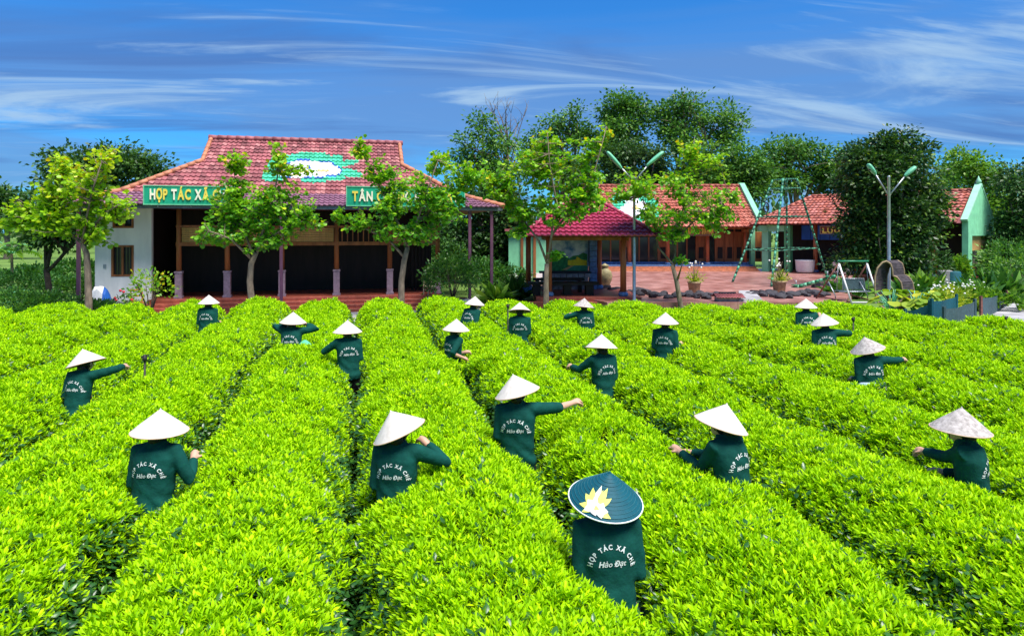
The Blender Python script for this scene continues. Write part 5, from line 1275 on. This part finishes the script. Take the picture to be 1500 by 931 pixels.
# label, hat rim centre px/py, depth, facing (deg, + to the right), lean fwd, hat tilt (roll right, pitch fwd), left hand, right hand, options
PK = [
 dict(l='tea picker at the far left reaching a straight arm to the right', p=(126,532), d=8.3, yaw=12, lean=14, roll=-16, pit=4, R=(189,534,.25), Rel=(.2,-1,.0)),
 dict(l='tea picker nearest the lower left with one hand lifted beside her', p=(234,631), d=5.5, yaw=4, lean=8, roll=2, pit=0, R=(291,676,.20), Rel=(.5,-.5,-.8)),
 dict(l='tea picker below the steps with both arms down in the back row left', p=(306,444), d=14.6, yaw=0, lean=8, roll=0, pit=0),
 dict(l='tea picker with both elbows raised and a green bag at her side', p=(429,472), d=11.6, yaw=0, lean=10, roll=3, pit=-2, Lh=(-.10,.20,1.36), R=(447,477,.05), Rel=(1,-.2,-.1), Lel=(-1,-.2,-.1), bag=1),
 dict(l='tea picker showing dark trousers, arm stretched left between two rows', p=(509,486), d=10.4, yaw=-22, lean=6, roll=0, pit=0, L=(480,508,.25), Lel=(-.2,-1,0), fill=0),
 dict(l='tea picker in the middle front with strongly tipped hat and bent right arm', p=(585,632), d=5.4, yaw=10, lean=6, roll=-23, pit=0, R=(632,648,.22), Rel=(1,-.1,-.5)),
 dict(l='tea picker with bare forearm stretched right and a pink mask', p=(758,575), d=6.5, yaw=8, lean=4, roll=-14, pit=2, R=(848,588,.28), Rel=(.2,-1,-.1), sleeve=.10, mask=1),
 dict(l='tea picker turned to the right with bare forearm hanging down', p=(668,483), d=11, yaw=48, lean=6, roll=3, pit=0, R=(679,530,-.12), L=(684,520,.15), sleeve=.18),
 dict(l='tea picker half hidden in front of the grey stone planter', p=(695,446), d=14.6, yaw=35, lean=22, roll=5, pit=3),
 dict(l='tea picker whose hat is tipped forward showing its dark inside', p=(761.5,456), d=13.2, yaw=2, lean=4, roll=0, pit=17),
 dict(l='tea picker in a worn greyish hat before the pavilion, arm to the left', p=(855,449), d=14.3, yaw=-12, lean=6, roll=6, pit=4, L=(831,461,.2), Lel=(-.2,-1,0), old=1),
 dict(l='tea picker with long arm stretched left in the middle of the field', p=(881,509), d=9.2, yaw=-24, lean=4, roll=2, pit=8, L=(833,538,.30), Lel=(-.2,-1,-.1), fill=.05),
 dict(l='tea picker turned right in the row below the forked young tree', p=(975,473), d=11.5, yaw=26, lean=6, roll=0, pit=0, R=(998,508,.08)),
 dict(l='tea picker turned left with both hands together on the bush', p=(1056,622), d=5.55, yaw=-38, lean=12, roll=16, pit=0, L=(989,664,.25), R=(1004,666,.42)),
 dict(l='tea picker at the right edge turned left in a worn speckled hat', p=(1407,629), d=5.45, yaw=-52, lean=8, roll=3, pit=0, L=(1345,661,.42), Lel=(-.3,-.6,-.3), old=1),
 dict(l='tea picker with a pale blue cloth round the waist, arm out right', p=(1271,512), d=9.2, yaw=2, lean=12, roll=-15, pit=0, R=(1329,526,.25), Rel=(.2,-1,0), cloth=1, old=1),
 dict(l='tea picker on the right reaching right, behind the one with blue cloth', p=(1208,474), d=11.4, yaw=14, lean=14, roll=-8, pit=0, R=(1245,486,.25), Rel=(.2,-1,0)),
 dict(l='tea picker farthest back on the right, below the flower pot', p=(1180.5,450), d=13.9, yaw=12, lean=18, roll=0, pit=0, R=(1203,465,.1)),
 dict(l='tea picker in front wearing a blue hat printed with a pale flower', p=(887,731), d=4.05, yaw=-4, lean=9, roll=6, pit=-13, blue=1, hat=.44),
]
SH_W, UP, FO = .146, .265, .235
def ik(S, T, l1, l2, pole):
    S = Vector(S); T = Vector(T); v = T - S; D_ = v.length
    if D_ > (l1 + l2) * .985: T = S + v.normalized() * (l1 + l2) * .985; v = T - S; D_ = v.length
    D_ = max(D_, .16); v = v.normalized() * D_; T = S + v
    a = (l1*l1 - l2*l2 + D_*D_) / (2*D_); h = math.sqrt(max(0, l1*l1 - a*a)); t = v.normalized()
    p = Vector(pole); p = p - t * p.dot(t); p = p.normalized() if p.length > 1e-4 else t.orthogonal().normalized()
    return S + t * a + p * h, T
def remeshed(mb, name, vox, mat, smooth=4, dec=None):
    me = mb.mesh(name, mat); o = bpy.data.objects.new(name, me); COL.objects.link(o)
    m = o.modifiers.new('r', 'REMESH'); m.mode = 'VOXEL'; m.voxel_size = vox; m.use_smooth_shade = True
    if smooth: s = o.modifiers.new('s', 'SMOOTH'); s.factor = .5; s.iterations = smooth
    if dec: q = o.modifiers.new('d', 'DECIMATE'); q.ratio = dec
    dg = bpy.context.evaluated_depsgraph_get(); out = bpy.data.meshes.new_from_object(o.evaluated_get(dg)); out.name = name
    bpy.data.objects.remove(o); bpy.data.meshes.remove(me)
    out.materials.clear(); out.materials.append(mat); out.polygons.foreach_set('use_smooth', [True] * len(out.polygons))
    return out

# hats: conical, ribbed by rings, hollow, with a rim band and a chin strap
def hat_mesh():
    mb = MB(); r = HATD / 2; h = .178; prof = []; n = 17
    for i in range(n + 1):
        t = 1 - i / n; rr = r * t; z = h * (1 - t) ** .94
        prof.append((max(rr, .004), z)); 
        if i < n: prof.append((max(r * (1 - (i + .5) / n), .004), h * ((i + .5) / n) ** .94 + .0022))
    mb.lathe(prof, n=40); return mb
hat_out = None
def make_hat_parts():
    mb = MB(); r = HATD / 2; h = .178
    prof = []; n = 16
    for i in range(n):
        t0 = i / n; prof.append((r * (1 - t0), h * t0 ** .95)); prof.append((r * (1 - (t0 + .5 / n)), h * (t0 + .5 / n) ** .95 + .0028))
    prof.append((.006, h)); prof.append((.003, h + .006))
    v = []; f = []; N = 44
    for (a, z) in prof:
        for k in range(N): v.append((a*math.cos(2*math.pi*k/N), a*math.sin(2*math.pi*k/N), z))
    for i in range(len(prof)-1):
        for k in range(N): j = (k+1) % N; f.append((i*N+k, i*N+j, i*N+N+j, i*N+N+k))
    f.append(tuple(range((len(prof)-1)*N, len(prof)*N)))
    cone = MB().add(v, f, 0, True)
    inner = MB().add([(x*.985, y*.985, z - .006) for x, y, z in v], [tuple(reversed(q)) for q in f], 0, True)
    rim = MB().tube([(r*math.cos(a), r*math.sin(a), 0) for a in np.linspace(0, 2*math.pi, 45)], .0045, 6)
    return cone, inner, rim
_cone, _inner, _rim = make_hat_parts()
HAT_ME = {k: _cone.mesh('hat', m) for k, m in (('new', m_hat), ('old', m_hat_old), ('blue', m_hat_blue))}
IN_ME = _inner.mesh('lining', m_hat_in); RIM_ME = {k: _rim.mesh('rim', m) for k, m in (('new', m_hat_rim), ('old', m_hat_rim), ('blue', m_print))}
th_ = MB(); r_ = HATD / 2
for i in range(1, 13):
    t0 = i / 13; th_.tube([(r_*(1-t0)*1.006*math.cos(a), r_*(1-t0)*1.006*math.sin(a), .178*t0**.95 + .003) for a in np.linspace(0, 2*math.pi, 41)], .0011, 4)
THREAD_ME = th_.mesh('stitching', m_thread)

# back print: words on an arc, a slanted name below
def back_print():
    pol = []; word = 'HỢP TÁC XÃ CHÈ'; Rr = .112; sz = .036; cz = 1.035
    total = sum(advance(c) if c != ' ' else .32 for c in word) + .07 * len(word)
    ang0 = R(176); span = R(176) - R(4); x = 0
    for ch in word:
        w = (advance(ch) if ch != ' ' else .32) + .07
        if ch != ' ':
            v, f = glyph(ch, .022); mid = x + w / 2; a = ang0 - span * mid / total
            cxx = (v[:,0].min() + v[:,0].max()) / 2
            P = []
            for p in v:
                lx, ly = (p[0] - cxx) * sz * .92, p[1] * sz
                rad = Rr + ly; P.append((rad * math.cos(a) + lx * math.sin(a), rad * math.sin(a) - lx * math.cos(a)))
            pol.append((P, f))
        x += w
    x = 0; w_all = sum(advance(c) if c != ' ' else .25 for c in 'Hảo Đạt'); sz2 = .043
    for ch in 'Hảo Đạt':
        if ch == ' ': x += .25; continue
        v, f = glyph(ch, .012)
        P = [((p[0] + x - w_all / 2 + .22 * p[1]) * sz2 * .98, p[1] * sz2 + .018 + (p[0] + x - w_all/2) * sz2 * .05) for p in v]; pol.append((P, f)); x += advance(ch)
    return pol, cz
PRINT, PRINT_Z = back_print()

def hand(mb, W, dirv, side, up_):
    """palm and five bent fingers closing as if holding a leaf tip; W wrist, dirv forearm direction, side = +1 right hand"""
    d = dirv.normalized(); x = d.cross(up_).normalized() * side; n = x.cross(d).normalized() * side      # x to the thumb side, n back of the hand
    if n.z < 0: n = -n
    mb.tube([W - d*.03, W + d*.02, W + d*.055, W + d*.082], [.024, .030, .034, .028], 10, round_ends=True)
    for i, (o, ln) in enumerate(((.026,.068),(.009,.078),(-.009,.072),(-.026,.056))):
        a = W + d*.080 + x*o; b = a + (d*.80 - n*.45).normalized()*ln*.45; c = b + (d*.35 - n*.9).normalized()*ln*.35; e = c + (d*-.15 - n*.9).normalized()*ln*.25
        mb.tube([a, b, c, e], [.0095,.009,.0085,.0075], 7, round_ends=True)
    a = W + d*.025 + x*.026; b = a + (d*.6 + x*.7 - n*.25).normalized()*.035; c = b + (d*.8 + x*.05 - n*.6).normalized()*.03
    mb.tube([a, b, c], [.012,.0105,.0085], 7, round_ends=True)

def build_person(s):
    d = s['d']; px, py = s['p']; hatp = at(px, py, d); yaw = R(s['yaw']); rz = -YAW - yaw
    sc_h = s.get('hat', HATD) / HATD
    Rm = Matrix.Rotation(rz, 3, 'Z'); Ri = Rm.transposed()
    lean = R(s['lean'])
    # torso frame: hips at the origin of the lean
    head0 = Vector((0, .015, 1.400))           # head centre in the unleaned body; the hat's rim plane sits a little above
    HIP = .80
    def T(p):                                    # lean the upper body about the hips
        v = Vector(p); y, z = v.y, v.z - HIP
        return Vector((v.x, y*math.cos(lean) + z*math.sin(lean), -y*math.sin(lean) + z*math.cos(lean) + HIP))
    hat_l = T((0, .02, 1.385))
    zoff = hatp.z - hat_l.z                      # knees give when negative; taller when positive
    k = 1.0
    if zoff > 0: k = hatp.z / hat_l.z; zoff = 0
    foot = hatp - (Rm @ (Vector((hat_l.x, hat_l.y, 0)) * k)); foot.z = 0
    t = thing('person', s['l'], 'person', foot, rz, 'tea pickers in green shirts'); t.scale = (k, k, k)
    drop = zoff / k
    TT = lambda p: T(p) + Vector((0, 0, drop))
    tolocal = lambda q: (Ri @ (q - foot)) / k
    S = {'L': TT((-SH_W, 0, 1.245)), 'R': TT((SH_W, 0, 1.245))}
    default = {'L': TT((-.14, .26, .95)), 'R': TT((.14, .26, .95))}
    arms = {}
    for sd, sg in (('L', -1), ('R', 1)):
        if s.get(sd): h = s[sd]; tgt = tolocal(at(h[0], h[1], d + h[2]))
        elif s.get(sd + 'h'): tgt = TT(s[sd + 'h'])
        else: tgt = default[sd]
        pole = s.get(sd + 'el', (sg * .12, -.5, -.8))
        v = tgt - S[sd]; tgt = tgt - v.normalized() * .07
        arms[sd] = (S[sd],) + ik(S[sd], tgt, UP, FO, pole)
    hip_z = HIP + drop
    # ---------------- body (skin)
    near = d < 8
    mb = MB()
    hc = TT(head0)
    mb.tube([TT((0,0,HIP-.05)), TT((0,0,1.0)), TT((0,0,1.18)), TT((0,0,1.24))], [.09,.085,.085,.06], 10, round_ends=True)
    mb.tube([TT((0,-.005,1.22)), TT((0,.0,1.30)), hc - Vector((0,0,.05))], [.058,.048,.046], 10, round_ends=True)
    mb.ell(hc, (.074, .092, .108), 14, 10); mb.ell(hc + Vector((0,.035,-.055)), (.052,.055,.055), 10, 8)
    mb.ell(hc + Vector((0,.096,-.012)), (.012,.018,.024), 8, 6)
    for sg in (-1, 1): mb.ell(hc + Vector((sg*.077,-.005,-.01)), (.010,.020,.030), 8, 6)
    for sd, sg in (('L', -1), ('R', 1)):
        A, E, W = arms[sd]; W = Vector(W)
        mb.tube([A.lerp(TT((0, 0, 1.20)), .55), A.lerp(E, .10), A.lerp(E, .5), E, E.lerp(W, .35), W], [.034,.032,.034,.032,.034,.025], 10, round_ends=True)
        hand(mb, W, (W - E), sg, Vector((0, 0, 1)))
    for sg in (-1, 1):
        Hh = Vector((sg*.085, 0, hip_z)); Ft = Vector((sg*.09, .0, .07)); kn, Ft = ik(Hh, Ft, .37, .36, (sg*.1, 1, 0))
        mb.tube([Hh, Hh.lerp(kn, .5), kn, kn.lerp(Ft, .4), Ft], [.082,.072,.052,.050,.034], 10, round_ends=True)
        mb.tube([Ft + Vector((0,-.04,-.03)), Ft + Vector((0,.06,-.035)), Ft + Vector((0,.14,-.045))], [.034,.034,.024], 8, round_ends=True)
        arms['leg%d' % sg] = (Hh, kn, Ft)
    body = remeshed(mb, 'body', .0068 if near else .0085, m_skin, 2, .28 if near else .2)
    bo = link('body', body, t)
    for sg in (-1, 1): MB().ell(hc + Vector((sg*.03, .083, .012)), (.011,.006,.006), 8, 6).build('eye', m_black_plastic, bo)
    MB().ell(hc + Vector((0, .086, -.062)), (.022,.008,.006), 8, 6).build('mouth', M_LIP, bo)
    # hair: cap and a knot low on the neck
    mb = MB(); mb.ell(hc + Vector((0,-.014,.012)), (.084,.094,.108), 14, 10); mb.ell(hc + Vector((0,-.062,-.06)), (.055,.045,.06), 10, 8)
    hm = mb.mesh('hair', m_hair); bm = bmesh.new(); bm.from_mesh(hm)
    bmesh.ops.delete(bm, geom=[v for v in bm.verts if v.co.y - hc.y > .045 and v.co.z - hc.z < .05], context='VERTS'); bm.to_mesh(hm); bm.free(); link('hair', hm, t)
    # ---------------- shirt with sleeves: one surface
    mb = MB(); bw = s.get('bw', 1.0) * rng.uniform(.96, 1.06); rings = [(z_, w_ * bw, d_ * bw) for z_, w_, d_ in [(.70,.168,.125),(.80,.166,.122),(.90,.150,.110),(1.0,.152,.110),(1.10,.160,.113),(1.18,.162,.110),(1.235,.138,.098),(1.27,.100,.084),(1.30,.070,.068),(1.325,.060,.060)]]
    N = 22; v = []; f = []
    for (z, w, dp) in rings:
        for q in range(N):
            a = 2*math.pi*q/N; c, s_ = math.cos(a), math.sin(a)
            v.append(TT((w*math.copysign(abs(c)**.85, c), dp*math.copysign(abs(s_)**.85, s_) - (.012 if 1.05 < z < 1.25 else 0), z)))
    for i in range(len(rings)-1):
        for q in range(N): j = (q+1) % N; f.append((i*N+q, i*N+j, i*N+N+j, i*N+N+q))
    f += [tuple(range(N-1,-1,-1)), tuple(range((len(rings)-1)*N, len(rings)*N))]
    mb.add(v, f, 0, True)
    sl = s.get('sleeve', 1.0)
    for sd in 'LR':
        A, E, W = arms[sd]; c_ = TT((0, 0, 1.22)); A2 = A.lerp(c_, .35)
        if sl < .9: mb.tube([A2, A, A.lerp(E, .5), E, E.lerp(W, sl)], [.070,.066,.058,.052,.050], 12, round_ends=False)
        else: mb.tube([A2, A, A.lerp(E, .5), E, E.lerp(W, .5), E.lerp(W, .97)], [.070,.065,.056,.050,.046,.038], 12)
    # loose cloth: folds at elbow and waist
    sm = remeshed(mb, 'shirt', .0125 if near else .017, m_shirt, 3)
    co = np.empty(len(sm.vertices)*3); sm.vertices.foreach_get('co', co); co = co.reshape(-1, 3); no = np.empty_like(co); sm.vertices.foreach_get('normal', no.ravel()); 
    no = np.array([vv.normal[:] for vv in sm.vertices])
    ph = rng.uniform(0, 6.28, 4)
    low = np.clip((1.08 - (co[:,2] - drop)) / .35, .15, 1)
    fold = (np.sin(co[:,2]*52 + co[:,0]*24 + ph[0] + 2*np.sin(co[:,0]*15 + ph[1])) * .0075 + np.sin(co[:,0]*58 + co[:,2]*31 + ph[2] + 1.5*np.sin(co[:,2]*22 + ph[3])) * .0045) * low
    co += no * fold[:, None]; sm.vertices.foreach_set('co', co.ravel()); sm.update()
    so = link('shirt', sm, t)
    # print on the back
    bvh = BVHTree.FromPolygons([vv.co[:] for vv in sm.vertices], [tuple(pp_.vertices) for pp_ in sm.polygons])
    back = (T((0,-1,HIP)) - T((0,0,HIP))).normalized()
    mb = MB()
    for P, fs in PRINT:
        vv = []
        for (x, z) in P:
            o_ = TT((x, -.5, PRINT_Z + z)); hit = bvh.ray_cast(o_, -back)
            q = hit[0] if hit[0] is not None else TT((x, -.11, PRINT_Z + z))
            vv.append(q + back * .0042)
        mb.add(vv, fs)
    mb.build('print', m_print, so)
    # trousers
    mb = MB(); mb.tube([Vector((0,0,hip_z-.09)), Vector((0,0,hip_z+.0)), TT((0,0,HIP+.06))], [.10,.108,.098], 14, round_ends=True)
    for sg in (-1, 1):
        Hh, kn, Ft = arms['leg%d' % sg]; mb.tube([Hh, Hh.lerp(kn,.5), kn, kn.lerp(Ft,.5), Ft + Vector((0,0,.02))], [.098,.090,.072,.068,.062], 12)
    link('trousers', remeshed(mb, 'trousers', .02, m_trouser, 4), t)
    # ---------------- hat
    key = 'blue' if s.get('blue') else 'old' if s.get('old') else 'new'
    hl_ = tolocal(hatp)
    ho = link('hat', HAT_ME[key], t); ho.location = hl_
    # roll: the rim's right side up (negative) or down; stated in the camera's frame, turned into the body's
    e = Matrix.Rotation(yaw, 3, 'Z') @ Matrix.Rotation(R(s['roll']), 3, 'Y') @ Matrix.Rotation(R(-s['pit']), 3, 'X')
    ho.rotation_euler = e.to_euler(); ho.scale = (sc_h / k,) * 3
    link('lining', IN_ME, ho); link('rim', RIM_ME[key], ho)
    MB().tube([(-.085,0,.02), (-.075,.02,-.06), (-.04,.05,-.13), (.04,.05,-.13), (.075,.02,-.06), (.085,0,.02)], .003, 5).build('chin_strap', m_hair, ho)
    if key == 'blue':
        link('stitching', THREAD_ME, ho)
        def onhat(u_, w_):                      # u_ across, w_ towards the apex, on the side facing the camera
            a = -math.pi/2 - .52 + u_ / (HATD*.30); rr = HATD/2 - w_; tt = 1 - rr/(HATD/2)
            return Vector((rr*1.012*math.cos(a), rr*1.012*math.sin(a), .178*max(tt,0)**.95 + .0055))
        def petal(cx, cy, ang, ln, wd, mat, name, lift=0):
            c_, s_ = math.cos(ang), math.sin(ang); P = []; n_ = 7
            for i in range(n_ + 1):
                t_ = i / n_; w2 = wd * math.sin(math.pi * min(1, t_**.75)) ; P.append((t_*ln, w2))
            pts = [(a, b) for a, b in P] + [(a, -b) for a, b in P[-2:0:-1]]
            c0 = onhat(cx + c_*ln*.5, cy + s_*ln*.5); V = [onhat(cx + a*c_ - b*s_, cy + a*s_ + b*c_) for a, b in pts]
            up_ = Vector((0, -.6, .8)) * lift; V = [p + up_ for p in V] + [c0 + up_ + Vector((0,-.001,.001))]
            MB().add(V, [(i, (i+1) % len(pts), len(pts)) for i in range(len(pts))]).build(name, mat, ho)
        for a_, ln, wd in ((100,.092,.021),(62,.10,.021),(138,.092,.019),(30,.090,.016),(165,.080,.016),(-28,.080,.020),(205,.070,.016),(80,.075,.018),(235,.06,.014)): petal(.0, .052, R(a_), ln, wd, m_leafprint if a_ not in (100, 35) else m_petal, 'leaf_print')
        for a_ in (20, 90, 160, 230, 305): petal(-.006, .045, R(a_), .040, .016, m_print, 'petal_print', .0012)
        for a_ in (0, 75, 140, 215, 290): petal(.026, .040, R(a_), .034, .014, m_print, 'petal_print', .0014)
        for a_ in (0, 120, 240): petal(.010, .042, R(a_), .012, .006, m_leafprint, 'stamen_print', .0026)
    if s.get('mask'): mb = MB(); mb.ell(hc + Vector((0,.05,-.045)), (.072,.055,.06), 12, 8); mb.build('face_mask', m_mask, t)
    if s.get('bag'): mb = MB(); mb.lathe([(.03,-.22),(.10,-.21),(.12,-.10),(.10,.02),(.05,.06),(.02,.08)], TT((.23,-.02,1.02)), 12, sy=.6); mb.build('bag', m_bag, t)
    if s.get('cloth'):
        mb = MB(); v = []; N = 28
        for (z, g) in ((.955,1.0),(.93,1.09),(.87,1.10),(.80,1.13),(.74,1.10)):
            for q in range(N): a = 2*math.pi*q/N; w2 = 1 + .03*math.sin(a*5 + z*30); v.append(TT((.178*g*w2*math.cos(a), .128*g*w2*math.sin(a), z)))
        mb.add(v, [(i*N+q, i*N+(q+1)%N, (i+1)*N+(q+1)%N, (i+1)*N+q) for i in range(4) for q in range(N)], 0, True); mb.build('waist_cloth', m_cloth_blue, t)
    return foot
M_LIP = M('lips', (.42,.14,.13), .5, .05, 10)
for s in PK:
    f_ = build_person(s); PEOPLE_XY.append((f_.x, f_.y + .05, .19, s.get('fill', .20)))

# the hedges grow round the pickers
ORD = ['first', 'second', 'third', 'fourth', 'fifth', 'sixth', 'seventh', 'eighth', 'ninth', 'tenth', 'eleventh', 'twelfth', 'thirteenth', 'fourteenth', 'fifteenth', 'sixteenth', 'seventeenth']
KS = list(range(-6, 10)); tot = 0
WHERE = {-3: 'left of the picker at the far left', -2: 'passing right behind the picker at the far left', -1: 'between the lower left picker and the tipped hat', 0: 'right of the picker with strongly tipped hat', 1: 'right of the blue hatted picker', 2: 'left of the worn speckled hat at the right', 3: 'right of the worn speckled hat'}
for i, kk in enumerate(KS):
    tot += tea_hedge(kk, 'clipped tea hedge, ' + ORD[i] + ' row from left' + (', ' + WHERE[kk] if kk in WHERE else ''))
print('shoots', tot, 'tris', sum(len(p.vertices) - 2 for o in scene.objects if o.type == 'MESH' for p in o.data.polygons))
